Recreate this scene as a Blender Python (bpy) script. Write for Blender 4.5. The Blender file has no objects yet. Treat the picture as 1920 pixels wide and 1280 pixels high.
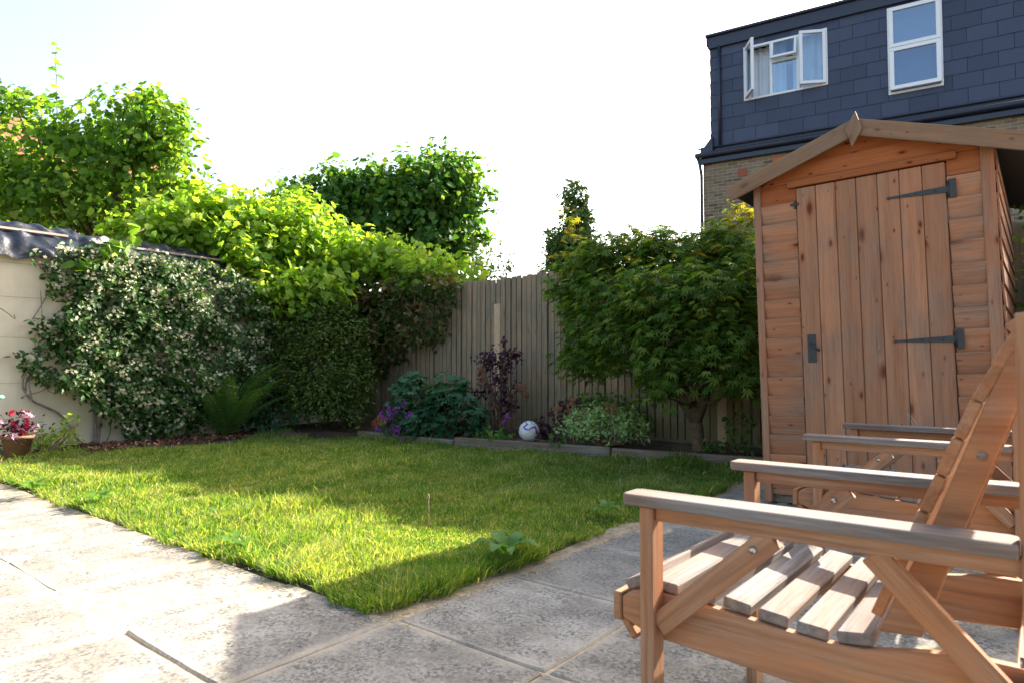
import bpy, bmesh, math, random
import numpy as np
from mathutils import Vector, Matrix, noise as mn
random.seed(7); rng = np.random.default_rng(7)
C = bpy.context.scene.collection
R = math.radians

# ------------------------------------------------------------------ camera
FPX = 1250.0; CAMH = 0.88; YAW = R(38.7); PITCH = R(2.3)
cd = bpy.data.cameras.new("camera"); cam = bpy.data.objects.new("camera", cd); C.objects.link(cam)
cd.sensor_width = 36; cd.lens = FPX / 1920 * 36; cd.clip_start = 0.05; cd.clip_end = 3000
cam.location = (0, 0, CAMH); cam.rotation_euler = (math.pi / 2 + PITCH, 0, YAW)
cd.dof.use_dof = True; cd.dof.focus_distance = 4.2; cd.dof.aperture_fstop = 6.3
bpy.context.scene.camera = cam
# ------------------------------------------------------------------ sun, sky, exposure
SUN = Vector((0.29, 1.5, 1.0)).normalized()
EL = math.asin(SUN.z); AZ = math.atan2(SUN.x, SUN.y)
w = bpy.data.worlds.new("World"); bpy.context.scene.world = w; w.use_nodes = True
nt = w.node_tree; bg = nt.nodes['Background']
sk = nt.nodes.new('ShaderNodeTexSky'); sk.sky_type = 'NISHITA'; sk.sun_disc = False
sk.sun_elevation = EL; sk.sun_rotation = AZ; sk.air_density = 1.1; sk.dust_density = 4.0; sk.ozone_density = 1.0
hz = nt.nodes.new('ShaderNodeMix'); hz.data_type = 'RGBA'; hz.blend_type = 'MULTIPLY'; hz.inputs[0].default_value = 1; hz.inputs[7].default_value = (1.04, 1.0, .94, 1)
nt.links.new(sk.outputs[0], hz.inputs[6]); nt.links.new(hz.outputs[2], bg.inputs[0]); bg.inputs[1].default_value = 0.132
sl = bpy.data.lights.new("sun", 'SUN'); sl.energy = 5.0; sl.angle = R(0.53); sl.color = (1, 0.93, 0.82)
so = bpy.data.objects.new("sun", sl); C.objects.link(so); so.rotation_euler = SUN.to_track_quat('Z', 'Y').to_euler()
so.location = SUN * 40
vs = bpy.context.scene.view_settings
vs.view_transform = 'Standard'; vs.look = 'None'; vs.gamma = 1; vs.exposure = 2.0
bpy.context.scene.cycles.max_bounces = 8; bpy.context.scene.cycles.transparent_max_bounces = 12
bpy.context.scene.cycles.sample_clamp_indirect = 8

# ------------------------------------------------------------------ measuring helpers (photo pixel at a real depth -> world point)
CR = Vector((math.cos(YAW), math.sin(YAW), 0)); CF = Vector((-math.sin(YAW) * math.cos(PITCH), math.cos(YAW) * math.cos(PITCH), math.sin(PITCH)))
CU = CR.cross(CF); CO = Vector((0, 0, CAMH)); FH = Vector((-math.sin(YAW), math.cos(YAW), 0))
def ray(px, py): return CR * ((px - 960) / FPX) + CU * ((640 - py) / FPX) + CF
def at_d(px, py, d): return CO + ray(px, py) * d
def at_y(px, py, Y): r = ray(px, py); return CO + r * (Y / r.y)
def at_x(px, py, X): r = ray(px, py); return CO + r * (X / r.x)
def at_z(px, py, Z): r = ray(px, py); return CO + r * ((Z - CAMH) / r.z)

# ------------------------------------------------------------------ object helpers
def link(name, me, mat=None, parent=None):
    o = bpy.data.objects.new(name, me); C.objects.link(o)
    if mat is not None: me.materials.append(mat)
    if parent is not None: o.parent = parent
    return o
def tag(o, label=None, cat=None, group=None, kind=None):
    if label: o['label'] = label
    if cat: o['category'] = cat
    if group: o['group'] = group
    if kind: o['kind'] = kind
    return o
def empty(name, loc, label, cat, rz=0, group=None):
    o = bpy.data.objects.new(name, None); C.objects.link(o); o.location = loc; o.rotation_euler.z = rz
    o.empty_display_size = 0.1
    return tag(o, label, cat, group)
def np_mesh(name, V, F, mat, parent=None, smooth=False, gc=None):
    """V (n,3), F (m,k) uniform polygons"""
    me = bpy.data.meshes.new(name); V = np.asarray(V, np.float32); F = np.asarray(F, np.int32); k = F.shape[1]
    me.vertices.add(len(V)); me.vertices.foreach_set('co', V.ravel())
    me.loops.add(F.size); me.loops.foreach_set('vertex_index', F.ravel())
    me.polygons.add(len(F)); me.polygons.foreach_set('loop_start', np.arange(0, F.size, k, dtype=np.int32))
    me.polygons.foreach_set('loop_total', np.full(len(F), k, np.int32))
    me.update(calc_edges=True)
    if smooth: me.polygons.foreach_set('use_smooth', np.ones(len(F), bool))
    return link(name, me, mat, parent)

# chamfered unit box faces
_c = [(x, y, z) for x in (-1, 1) for y in (-1, 1) for z in (-1, 1)]
_cv = [(c, a) for c in _c for a in range(3)]; _ci = {k: i for i, k in enumerate(_cv)}
def _unit_faces():
    fs = []
    for a in range(3):
        o = [i for i in range(3) if i != a]
        for s in (-1, 1):
            f = []
            for (p, q) in ((-1, -1), (1, -1), (1, 1), (-1, 1)):
                c = [0, 0, 0]; c[a] = s; c[o[0]] = p; c[o[1]] = q; f.append(_ci[(tuple(c), a)])
            fs.append(f)
    for e in range(3):
        a, b = [i for i in range(3) if i != e]
        for sa in (-1, 1):
            for sb in (-1, 1):
                c1 = [0, 0, 0]; c1[a] = sa; c1[b] = sb; c1[e] = -1; c2 = list(c1); c2[e] = 1
                fs.append([_ci[(tuple(c1), a)], _ci[(tuple(c2), a)], _ci[(tuple(c2), b)], _ci[(tuple(c1), b)]])
    for c in _c: fs.append([_ci[(c, 0)], _ci[(c, 1)], _ci[(c, 2)]])
    def pos(i):
        c, a = _cv[i]; return Vector([c[j] * (1 if j == a else .9) for j in range(3)])
    out = []
    for f in fs:
        p = [pos(i) for i in f]; n = (p[1] - p[0]).cross(p[2] - p[0]); m = sum(p, Vector()) / len(p)
        out.append(f if n.dot(m) > 0 else f[::-1])
    return out
_UF = _unit_faces()
class MB:
    def __init__(s): s.v = []; s.f = []; s.g = []; s.sm = []
    def add(s, vs, fs, gs=None, smooth=False):
        b = len(s.v); s.v += [tuple(v) for v in vs]; s.f += [tuple(i + b for i in f) for f in fs]
        s.g += [tuple(g) for g in (gs if gs is not None else vs)]; s.sm += [smooth] * len(fs)
    def box(s, M, hx, hy, hz, ch=0.002):
        """chamfered box, grain along local x"""
        off = (random.uniform(0, 50), random.uniform(0, 50), random.uniform(0, 50)); vs = []; gs = []; h = (hx, hy, hz)
        ch = min(ch, min(h) * .45)
        for c, a in _cv:
            p = Vector([c[j] * (h[j] if j == a else h[j] - ch) for j in range(3)])
            vs.append(M @ p); gs.append((p.x + off[0], p.y + off[1], p.z + off[2]))
        s.add(vs, _UF, gs)
    def board(s, p0, p1, wd, th, wdir=(0, 0, 1), ch=0.002):
        """plank from p0 to p1; wd measured along wdir, th across both"""
        p0 = Vector(p0); p1 = Vector(p1); x = (p1 - p0); L = x.length; x.normalize()
        y = Vector(wdir); y = (y - x * y.dot(x)).normalized(); z = x.cross(y)
        M = Matrix((x, y, z)).transposed().to_4x4(); M.translation = (p0 + p1) / 2
        s.box(M, L / 2, wd / 2, th / 2, ch)
    def aabb(s, x0, x1, y0, y1, z0, z1, grain=None, ch=0.002):
        d = (x1 - x0, y1 - y0, z1 - z0); g = grain if grain is not None else max(range(3), key=lambda i: d[i])
        ax = [Vector((1, 0, 0)), Vector((0, 1, 0)), Vector((0, 0, 1))]
        o = [(g + 1) % 3, (g + 2) % 3]
        M = Matrix((ax[g], ax[o[0]], ax[o[1]])).transposed().to_4x4(); M.translation = ((x0 + x1) / 2, (y0 + y1) / 2, (z0 + z1) / 2)
        s.box(M, d[g] / 2, d[o[0]] / 2, d[o[1]] / 2, ch)
    def prism(s, poly, M, t0, t1):
        """polygon in local xy extruded along local z"""
        n = len(poly); off = random.uniform(0, 40)
        A = sum(poly[i][0] * poly[(i + 1) % n][1] - poly[(i + 1) % n][0] * poly[i][1] for i in range(n))
        if A < 0: poly = poly[::-1]
        vs = [M @ Vector((x, y, t)) for t in (t0, t1) for x, y in poly]; gs = [(x + off, y + off, t) for t in (t0, t1) for x, y in poly]
        fs = [tuple(range(n))[::-1], tuple(range(n, 2 * n))] + [(i, (i + 1) % n, n + (i + 1) % n, n + i) for i in range(n)]
        s.add(vs, fs, gs)
    def tube(s, pts, rad, sides=6, cap=True):
        pts = [Vector(p) for p in pts]; n = len(pts)
        if not hasattr(rad, '__len__'): rad = [rad] * n
        t = (pts[1] - pts[0]).normalized(); u = t.orthogonal().normalized(); vs = []; gs = []; L = 0
        for i in range(n):
            t = (pts[min(i + 1, n - 1)] - pts[max(i - 1, 0)])
            t = t.normalized() if t.length > 1e-9 else Vector((0, 0, 1))
            u = (u - t * u.dot(t)); u = u.normalized() if u.length > 1e-6 else t.orthogonal().normalized()
            v = t.cross(u)
            if i: L += (pts[i] - pts[i - 1]).length
            for k in range(sides):
                a = 2 * math.pi * k / sides; vs.append(pts[i] + (u * math.cos(a) + v * math.sin(a)) * rad[i]); gs.append((L, math.cos(a) * rad[i], math.sin(a) * rad[i]))
        fs = [(i * sides + k, i * sides + (k + 1) % sides, (i + 1) * sides + (k + 1) % sides, (i + 1) * sides + k) for i in range(n - 1) for k in range(sides)]
        if cap: fs += [tuple(range(sides))[::-1], tuple(range((n - 1) * sides, n * sides))]
        s.add(vs, fs, gs, True)
    def lathe(s, prof, M, sides=24):
        n = len(prof); vs = [M @ Vector((r * math.cos(2 * math.pi * k / sides), r * math.sin(2 * math.pi * k / sides), z)) for r, z in prof for k in range(sides)]
        fs = [(i * sides + k, i * sides + (k + 1) % sides, (i + 1) * sides + (k + 1) % sides, (i + 1) * sides + k) for i in range(n - 1) for k in range(sides)]
        s.add(vs, fs, None, True)
    def grid(s, fn, nu, nv, smooth=True):
        vs = [fn(i / nu, j / nv) for i in range(nu + 1) for j in range(nv + 1)]
        fs = [(i * (nv + 1) + j, (i + 1) * (nv + 1) + j, (i + 1) * (nv + 1) + j + 1, i * (nv + 1) + j + 1) for i in range(nu) for j in range(nv)]
        s.add(vs, fs, None, smooth)
    def build(s, name, mat, parent=None):
        me = bpy.data.meshes.new(name); me.from_pydata(s.v, [], s.f); me.update()
        me.polygons.foreach_set('use_smooth', s.sm)
        a = me.attributes.new('gc', 'FLOAT_VECTOR', 'POINT'); a.data.foreach_set('vector', np.array(s.g, np.float32).ravel())
        return link(name, me, mat, parent)
I4 = Matrix.Identity(4)
def frame(o, x, y):
    x = Vector(x).normalized(); y = Vector(y); y = (y - x * y.dot(x)).normalized(); M = Matrix((x, y, x.cross(y))).transposed().to_4x4(); M.translation = Vector(o); return M

# ------------------------------------------------------------------ materials
class NT:
    def __init__(s, name):
        s.m = bpy.data.materials.new(name); s.m.use_nodes = True; s.t = s.m.node_tree; s.b = s.t.nodes['Principled BSDF']; s.out = s.t.nodes['Material Output']
    def n(s, ty, **kw):
        x = s.t.nodes.new(ty)
        for k, v in kw.items():
            if k in x.inputs.keys(): x.inputs[k].default_value = v
            else: setattr(x, k, v)
        return x
    def l(s, a, b): s.t.links.new(a, b)
    def ramp(s, fac, stops):
        r = s.n('ShaderNodeValToRGB'); el = r.color_ramp.elements
        while len(el) < len(stops): el.new(0.5)
        for e, (p, c) in zip(el, stops): e.position = p; e.color = (c[0], c[1], c[2], 1) if hasattr(c, '__len__') else (c, c, c, 1)
        s.l(fac, r.inputs[0]); return r.outputs[0]
    def mix(s, fac, a, b, mode='MIX'):
        x = s.n('ShaderNodeMix', data_type='RGBA', blend_type=mode)
        for v, i in ((fac, 0), (a, 6), (b, 7)):
            if hasattr(v, 'is_output'): s.l(v, x.inputs[i])
            elif i == 0: x.inputs[0].default_value = v
            else: x.inputs[i].default_value = (*v[:3], 1)
        return x.outputs[2]
    def noise(s, vec, scale, detail=4, rough=.6, sc=None, dist=0):
        if sc is not None:
            m = s.n('ShaderNodeMapping'); m.inputs['Scale'].default_value = sc; s.l(vec, m.inputs[0]); vec = m.outputs[0]
        x = s.n('ShaderNodeTexNoise'); x.inputs['Scale'].default_value = scale; x.inputs['Detail'].default_value = detail
        x.inputs['Roughness'].default_value = rough; x.inputs['Distortion'].default_value = dist; s.l(vec, x.inputs['Vector']); return x.outputs['Fac']
    def bump(s, h, dist=0.002, st=1, prev=None):
        x = s.n('ShaderNodeBump'); x.inputs['Distance'].default_value = dist; x.inputs['Strength'].default_value = st; s.l(h, x.inputs['Height'])
        if prev is not None: s.l(prev, x.inputs['Normal'])
        return x.outputs[0]
    def obj(s): return s.n('ShaderNodeTexCoord').outputs['Object']
    def geo(s, k): return s.n('ShaderNodeNewGeometry').outputs[k]
    def set(s, col=None, rough=None, nrm=None, spec=None, metal=None):
        for v, k in ((col, 'Base Color'), (rough, 'Roughness'), (nrm, 'Normal'), (spec, 'Specular IOR Level'), (metal, 'Metallic')):
            if v is None: continue
            if hasattr(v, 'is_output'): s.l(v, s.b.inputs[k])
            elif k == 'Base Color': s.b.inputs[k].default_value = (*v[:3], 1)
            else: s.b.inputs[k].default_value = v
        return s.m

def wood(name, light, mid, dark, grey=None, greyamt=0.0, knots=True, rough=.75, streak=(.9, 26, 26), knot_scale=(4.2, 9, 9)):
    m = NT(name); a = m.n('ShaderNodeAttribute'); a.attribute_name = 'gc'; v = a.outputs['Vector']; isl = m.geo('Random Per Island')
    g1 = m.noise(v, 1, 6, .65, streak, .6); col = m.ramp(g1, [(.3, dark), (.47, mid), (.7, light)])
    g2 = m.noise(v, 1, 3, .6, (.8, 7, 7)); col = m.mix(m.ramp(g2, [(.38, 0), (.7, .6)]), col, mid)
    fine = m.noise(v, 1, 3, .7, (5, 160, 160)); col = m.mix(.25, col, m.ramp(fine, [(.35, [c * .55 for c in mid]), (.6, light)]))
    tint = m.ramp(isl, [(0, (.78, .76, .74)), (1, (1.12, 1.1, 1.08))]); col = m.mix(1, col, tint, 'MULTIPLY')
    h = m.mix(.5, g1, fine)
    if knots:
        mp = m.n('ShaderNodeMapping'); mp.inputs['Scale'].default_value = knot_scale; m.l(v, mp.inputs[0])
        vo = m.n('ShaderNodeTexVoronoi'); vo.voronoi_dimensions = '2D'; vo.inputs['Scale'].default_value = 1; m.l(mp.outputs[0], vo.inputs['Vector'])
        sz = m.n('ShaderNodeMath', operation='MULTIPLY'); m.l(vo.outputs['Distance'], sz.inputs[0])
        sp = m.n('ShaderNodeSeparateColor'); m.l(vo.outputs['Color'], sp.inputs[0])
        rr = m.n('ShaderNodeMapRange'); m.l(sp.outputs[0], rr.inputs[0]); rr.inputs[3].default_value = 6.0; rr.inputs[4].default_value = .7; m.l(rr.outputs[0], sz.inputs[1])
        jn = m.n('ShaderNodeMath', operation='ADD'); m.l(sz.outputs[0], jn.inputs[0]); jq = m.n('ShaderNodeMath', operation='MULTIPLY_ADD'); m.l(g1, jq.inputs[0]); jq.inputs[1].default_value = .12; jq.inputs[2].default_value = -.06; m.l(jq.outputs[0], jn.inputs[1]); sz = jn
        kn = m.ramp(sz.outputs[0], [(.0, 1), (.10, .95), (.145, .45), (.30, 0)])
        kc = m.ramp(sz.outputs[0], [(.0, [c * .3 for c in dark]), (.10, [dark[0] * .8, dark[1] * .5, dark[2] * .4]), (.2, dark)])
        col = m.mix(kn, col, kc)
    if grey is not None:
        gp = m.noise(v, 1, 5, .7, (1.6, 14, 14), .4); o = m.noise(m.obj(), 2.2, 3)
        f = m.mix(.5, gp, o); f = m.ramp(f, [(.5 - greyamt * .35, 0), (.72 - greyamt * .35, 1)])
        gcol = m.ramp(m.noise(v, 1, 5, .75, (3, 70, 70)), [(.35, [c * .45 for c in grey]), (.62, grey)]); col = m.mix(f, col, gcol)
    b = m.bump(h, .0015, .5)
    return m.set(col, rough, b, .15)
def leaf_mat(name, cols, trans=.42, tcol=(1.5, 1.45, .5), rough=.5, spec=.2):
    m = NT(name); isl = m.geo('Random Per Island'); n = len(cols)
    col = m.ramp(isl, [(i / (n - 1) if n > 1 else 0, c) for i, c in enumerate(cols)])
    pn = m.noise(m.obj(), 1.6, 3); col = m.mix(m.ramp(pn, [(.35, 0), (.65, .45)]), col, cols[0])
    m.set(col, rough, None, spec)
    tr = m.n('ShaderNodeBsdfTranslucent'); m.l(m.mix(1, col, tcol, 'MULTIPLY'), tr.inputs[0])
    ms = m.n('ShaderNodeMixShader'); ms.inputs[0].default_value = trans; m.l(m.b.outputs[0], ms.inputs[1]); m.l(tr.outputs[0], ms.inputs[2]); m.l(ms.outputs[0], m.out.inputs[0])
    return m.m
def plain(name, col, rough=.5, var=.15, scale=8, spec=.3, metal=0, bumpd=0):
    m = NT(name); f = m.noise(m.obj(), scale, 5); c = m.ramp(f, [(.3, [x * (1 - var) for x in col]), (.7, [min(1, x * (1 + var)) for x in col])])
    return m.set(c, rough, m.bump(f, bumpd) if bumpd else None, spec, metal)

M_shed = wood('shed_wood', (.47, .24, .135), (.38, .175, .094), (.21, .085, .045), (.29, .20, .145), .1, knot_scale=(3.6, 8, 8))
M_shed_side = wood('shed_cladding_wood', (.48, .235, .13), (.39, .165, .085), (.22, .075, .035), (.31, .215, .155), .15, knot_scale=(3.6, 8, 8))
M_shed_top = wood('gable_wood', (.40, .14, .052), (.32, .10, .034), (.20, .055, .018), None, 0)
M_barge = wood('bargeboard_wood', (.34, .205, .12), (.27, .15, .085), (.17, .085, .05), (.22, .17, .12), .2)
M_chair = wood('chair_wood', (.46, .21, .095), (.36, .15, .062), (.16, .058, .026), (.37, .23, .15), .28, knot_scale=(1.6, 5, 5), rough=.7, streak=(1.1, 30, 30))
M_arm = wood('weathered_arm_wood', (.36, .24, .17), (.19, .12, .085), (.055, .036, .027), (.24, .215, .2), .4, knots=False, streak=(2.2, 34, 34), rough=.8)
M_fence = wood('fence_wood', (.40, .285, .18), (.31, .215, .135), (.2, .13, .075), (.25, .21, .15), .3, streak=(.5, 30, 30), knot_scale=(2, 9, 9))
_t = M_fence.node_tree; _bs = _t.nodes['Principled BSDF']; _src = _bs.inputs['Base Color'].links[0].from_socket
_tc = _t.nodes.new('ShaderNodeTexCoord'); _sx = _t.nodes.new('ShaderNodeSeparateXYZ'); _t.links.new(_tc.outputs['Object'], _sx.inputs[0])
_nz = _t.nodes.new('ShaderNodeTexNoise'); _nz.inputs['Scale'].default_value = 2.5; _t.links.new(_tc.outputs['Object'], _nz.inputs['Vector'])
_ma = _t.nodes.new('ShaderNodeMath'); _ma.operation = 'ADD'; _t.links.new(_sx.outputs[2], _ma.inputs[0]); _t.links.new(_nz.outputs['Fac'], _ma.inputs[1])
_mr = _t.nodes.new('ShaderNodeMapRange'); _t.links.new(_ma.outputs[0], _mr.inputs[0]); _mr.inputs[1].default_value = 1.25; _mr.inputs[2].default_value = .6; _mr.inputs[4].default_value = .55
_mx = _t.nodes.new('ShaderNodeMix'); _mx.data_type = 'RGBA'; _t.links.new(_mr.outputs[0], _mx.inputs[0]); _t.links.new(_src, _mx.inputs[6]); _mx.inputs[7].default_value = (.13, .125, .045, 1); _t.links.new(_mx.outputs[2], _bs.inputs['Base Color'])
M_sleeper = wood('sleeper_wood', (.2, .14, .085), (.14, .1, .06), (.07, .05, .03), (.25, .22, .18), .35)
M_batten = wood('batten_wood', (.38, .32, .27), (.28, .22, .18), (.15, .11, .09), None, 0, knots=False)
M_iron = plain('black_iron', (.018, .02, .02), .5, .4, 30, .5)
M_steel = plain('bolt_steel', (.5, .48, .45), .3, .1, 40, .5, 1)

# ------------------------------------------------------------------ leaf scattering
def tri_fan(outline, centre):
    V = [centre] + outline; n = len(outline); return np.array(V, float), np.array([(0, i + 1, (i + 1) % n + 1) for i in range(n)])
T_ell = tri_fan([(0, 0, 0), (.2, .22, .07), (.26, .5, .07), (.15, .8, .0), (0, 1, -.1), (-.15, .8, .0), (-.26, .5, .07), (-.2, .22, .07)], (0, .5, -.01))
T_vine = tri_fan([(0, .04, 0), (.2, -.1, .04), (.44, .1, .1), (.5, .38, .08), (.34, .5, .04), (.36, .74, .02), (.16, .78, 0), (0, 1.05, -.14), (-.16, .78, 0), (-.36, .74, .02), (-.34, .5, .04), (-.5, .38, .08), (-.44, .1, .1), (-.2, -.1, .04)], (0, .36, -.03))
def _maple():
    V = [(0, 0, 0)]; F = []
    for a, L in ((0, 1), (33, .93), (-33, .93), (68, .72), (-68, .72), (112, .42), (-112, .42)):
        a = R(a); d = np.array((math.sin(a), math.cos(a), 0)); p = np.array((d[1], -d[0], 0)); b = len(V)
        V += [tuple(d * L * .45 + p * .095 + (0, 0, .03)), tuple(d * L + np.array((0, 0, -.22 * L * L))), tuple(d * L * .45 - p * .095 + (0, 0, .03))]
        F += [(0, b, b + 1), (0, b + 1, b + 2)]
    return np.array(V, float), np.array(F)
T_maple = _maple()
def _geran():
    V = [(0, 0, 0)]; F = []
    for a in (0, 42, -42, 85, -85, 128, -128):
        L = 1 - abs(a) / 300; a = R(a); d = np.array((math.sin(a), math.cos(a), 0)); p = np.array((d[1], -d[0], 0)); b = len(V)
        V += [tuple(d * L * .55 + p * .2 + (0, 0, .05)), tuple(d * L * .85 + p * .1), tuple(d * L + (0, 0, -.12)), tuple(d * L * .85 - p * .1), tuple(d * L * .55 - p * .2 + (0, 0, .05))]
        F += [(0, b + i, b + i + 1) for i in range(4)]
    return np.array(V, float), np.array(F)
T_geran = _geran()
def _star(n, wdt, cup=.1):
    V = [(0, 0, 0)]; F = []
    for k in range(n):
        a = 2 * math.pi * k / n; d = np.array((math.sin(a), math.cos(a), 0)); p = np.array((d[1], -d[0], 0)); b = len(V)
        V += [tuple(d * .6 + p * wdt), tuple(d + (0, 0, cup)), tuple(d * .6 - p * wdt)]; F += [(0, b, b + 1), (0, b + 1, b + 2)]
    return np.array(V, float), np.array(F)
T_flower = _star(5, .3)
def unit(a): return a / np.maximum(np.linalg.norm(a, axis=1, keepdims=True), 1e-9)
def leaves(name, P, N, T, S, tmpl, mat, parent=None, smooth=False):
    V0, F0 = tmpl; P = np.asarray(P, float); N = unit(np.asarray(N, float)); T = np.asarray(T, float)
    T = unit(T - N * np.sum(T * N, 1, keepdims=True)); B = np.cross(T, N); S = np.asarray(S, float).reshape(-1, 1, 1)
    V = P[:, None, :] + S * (B[:, None, :] * V0[None, :, 0, None] + T[:, None, :] * V0[None, :, 1, None] + N[:, None, :] * V0[None, :, 2, None])
    F = (F0[None] + (np.arange(len(P)) * len(V0))[:, None, None]).reshape(-1, 3)
    return np_mesh(name, V.reshape(-1, 3), F, mat, parent, smooth)
A3 = lambda v: np.array(v, float)
def lobe(px, py, d, rx, ry, rd=None):
    c = at_d(px, py, d); a = rx * d / FPX; b = ry * d / FPX; return (A3(c), a, (rd if rd is not None else a * .8), b)
def scatter(lobes, n, per=9, clump=.16, inner=.55, bump=.18, zmin=0.05, droop=.35, upn=.5, spread=.55):
    """clumps of leaves over and inside a union of ellipsoids"""
    w_ = np.array([l[1] * l[3] + l[1] * l[2] for l in lobes]); w_ /= w_.sum(); nc = n // per
    idx = rng.choice(len(lobes), nc, p=w_); d = unit(rng.normal(size=(nc, 3)))
    r = inner + (1 - inner) * rng.random(nc) ** .45; r = r * (1 + bump * np.sin(d[:, 0] * 7 + idx) * np.cos(d[:, 2] * 6 + idx * 2)) + rng.normal(size=nc) * .05; r = r * np.where(rng.random(nc) < .14, rng.uniform(1.04, 1.32, nc), 1)
    Rv, Fv, Uv = A3(CR), A3(FH), np.array((0, 0, 1.))
    c0 = np.array([lobes[i][0] for i in idx]); rr = np.array([lobes[i][1:4] for i in idx])
    off = (Rv * (d[:, 0] * rr[:, 0])[:, None] + Fv * (d[:, 1] * rr[:, 1])[:, None] + Uv * (d[:, 2] * rr[:, 2])[:, None])
    c = c0 + off * r[:, None]; out = unit(off)
    P = np.repeat(c, per, 0) + np.clip(rng.normal(size=(nc * per, 3)), -1.7, 1.7) * clump * .5; O = np.repeat(out, per, 0)
    N = O * .5 + np.array((0, 0, upn)) + rng.normal(size=P.shape) * spread
    T = O * .6 + np.array((0, 0, -droop)) + rng.normal(size=P.shape) * .6
    k = P[:, 2] > zmin
    return P[k], N[k], T[k], c, out
def limb(mb, a, b, r0, r1, wob=.1, n=5, sides=6):
    a = Vector(a); b = Vector(b); L = (b - a).length; pts = []
    for i in range(n + 1):
        t = i / n; p = a.lerp(b, t)
        if 0 < i < n: p += Vector([random.uniform(-1, 1) * wob * L for _ in range(3)])
        pts.append(p)
    mb.tube(pts, [r0 + (r1 - r0) * i / n for i in range(n + 1)], sides); return pts
def bark(name, c): return plain(name, c, .85, .4, 22, .15, 0, .006)
M_bark = bark('bark', (.13, .09, .06)); M_twig = bark('twig', (.17, .1, .07)); M_greystem = bark('grey_stem', (.2, .16, .13))
def tree(name, label, cat, base, lobes, n, tmpl, size, mat, barkm=M_bark, r=.09, per=9, clump=.2, nb=14, group=None, extra=None, twigs=40, **kw):
    root = empty(name, base, label, cat, 0, group); b = Vector(base)
    P, N, T, c, out = scatter(lobes, n, per, clump, **kw)
    S = size * rng.uniform(.5, 1.1, len(P)) * np.where(rng.random(len(P)) < .12, 1.35, 1); bv = A3(base)
    leaves('crown', P - bv, N, T, S, tmpl, mat, root)
    mb = MB(); cen = Vector(np.mean([l[0] for l in lobes], 0)); cen.z = max(b.z + .3, min(l[0][2] for l in lobes) - .1)
    fork = Vector(((b.x + cen.x) / 2 * .4 + b.x * .6, (b.y + cen.y) / 2 * .4 + b.y * .6, cen.z)) - b
    limb(mb, (0, 0, -.05), fork, r, r * .7, .03)
    for k in range(nb):
        l = lobes[k % len(lobes)]; p = Vector(l[0]) - b + Vector((random.uniform(-.3, .3) * l[1], random.uniform(-.3, .3) * l[1], random.uniform(0, .5) * l[3]))
        limb(mb, fork * random.uniform(.75, 1), p, r * .45, r * .12, .06)
    for k in range(twigs):
        i = random.randrange(len(c)); p = Vector(c[i]) - b; o = Vector(out[i]); limb(mb, p - o * random.uniform(.25, .6), p + o * random.uniform(0, .12), .008, .003, .05, 3, 4)
    mb.build('trunk', barkm, root)
    return root

# ================================================================== THE SETTING
FY = 6.7; WX = -8.4            # fence line, rendered wall line
mg = NT('ground_soil'); o_ = mg.obj(); f_ = mg.noise(o_, 3, 8); mg.set(mg.ramp(f_, [(.3, (.04, .028, .018)), (.7, (.11, .08, .055))]), .95, mg.bump(f_, .03), .1)
mb = MB(); mb.add([(-900, -900, -.06), (900, -900, -.06), (900, 900, -.06), (-900, 900, -.06)], [(0, 1, 2, 3)]); tag(mb.build('ground', mg.m), kind='structure')

# paving: separate slabs with worn edges over a mortar bed
ms = NT('slab_stone'); o_ = ms.obj(); isl = ms.geo('Random Per Island')
a_ = ms.noise(o_, 4.5, 6, .65); b_ = ms.noise(o_, 70, 5, .75); c_ = ms.noise(o_, 7, 6, .75)
base = ms.ramp(isl, [(0, (.24, .215, .18)), (.3, (.40, .36, .305)), (.7, (.35, .315, .265)), (1, (.28, .255, .21))])
col = ms.mix(ms.ramp(a_, [(.38, .0), (.6, .85)]), base, (.21, .185, .15))
sp = ms.n('ShaderNodeMath', operation='MULTIPLY'); ms.l(ms.ramp(b_, [(.46, 0), (.56, .9)]), sp.inputs[0]); ms.l(ms.ramp(c_, [(.4, .25), (.58, 1)]), sp.inputs[1])
col = ms.mix(sp.outputs[0], col, (.075, .075, .07))
col = ms.mix(ms.ramp(ms.noise(o_, 40, 3), [(.62, 0), (.7, .4)]), col, (.50, .48, .43))
at = ms.n('ShaderNodeAttribute'); at.attribute_name = 'gc'; ab = ms.n('ShaderNodeVectorMath', operation='ABSOLUTE'); ms.l(at.outputs['Vector'], ab.inputs[0]); sx3 = ms.n('ShaderNodeSeparateXYZ'); ms.l(ab.outputs[0], sx3.inputs[0])
mxx = ms.n('ShaderNodeMath', operation='MAXIMUM'); ms.l(sx3.outputs[0], mxx.inputs[0]); ms.l(sx3.outputs[1], mxx.inputs[1])
mad = ms.n('ShaderNodeMath', operation='MULTIPLY_ADD'); ms.l(ms.noise(o_, 5, 4), mad.inputs[0]); mad.inputs[1].default_value = .5; ms.l(mxx.outputs[0], mad.inputs[2])
col = ms.mix(ms.ramp((lambda q: (ms.l(mad.outputs[0], q.inputs[0]), q.inputs.__getitem__(1).__setattr__('default_value', .625), q.outputs[0])[2])(ms.n('ShaderNodeMath', operation='MULTIPLY')), [(.70, 0), (.80, .7)]), col, (.42, .36, .28))
M_slab = ms.set(col, .85, ms.bump(ms.mix(.5, b_, c_), .004, .8), .2)
M_mortar = plain('mortar', (.42, .33, .22), .95, .3, 25, .1, 0, .01)
SX = .645; SY = .64
mb = MB()
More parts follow.
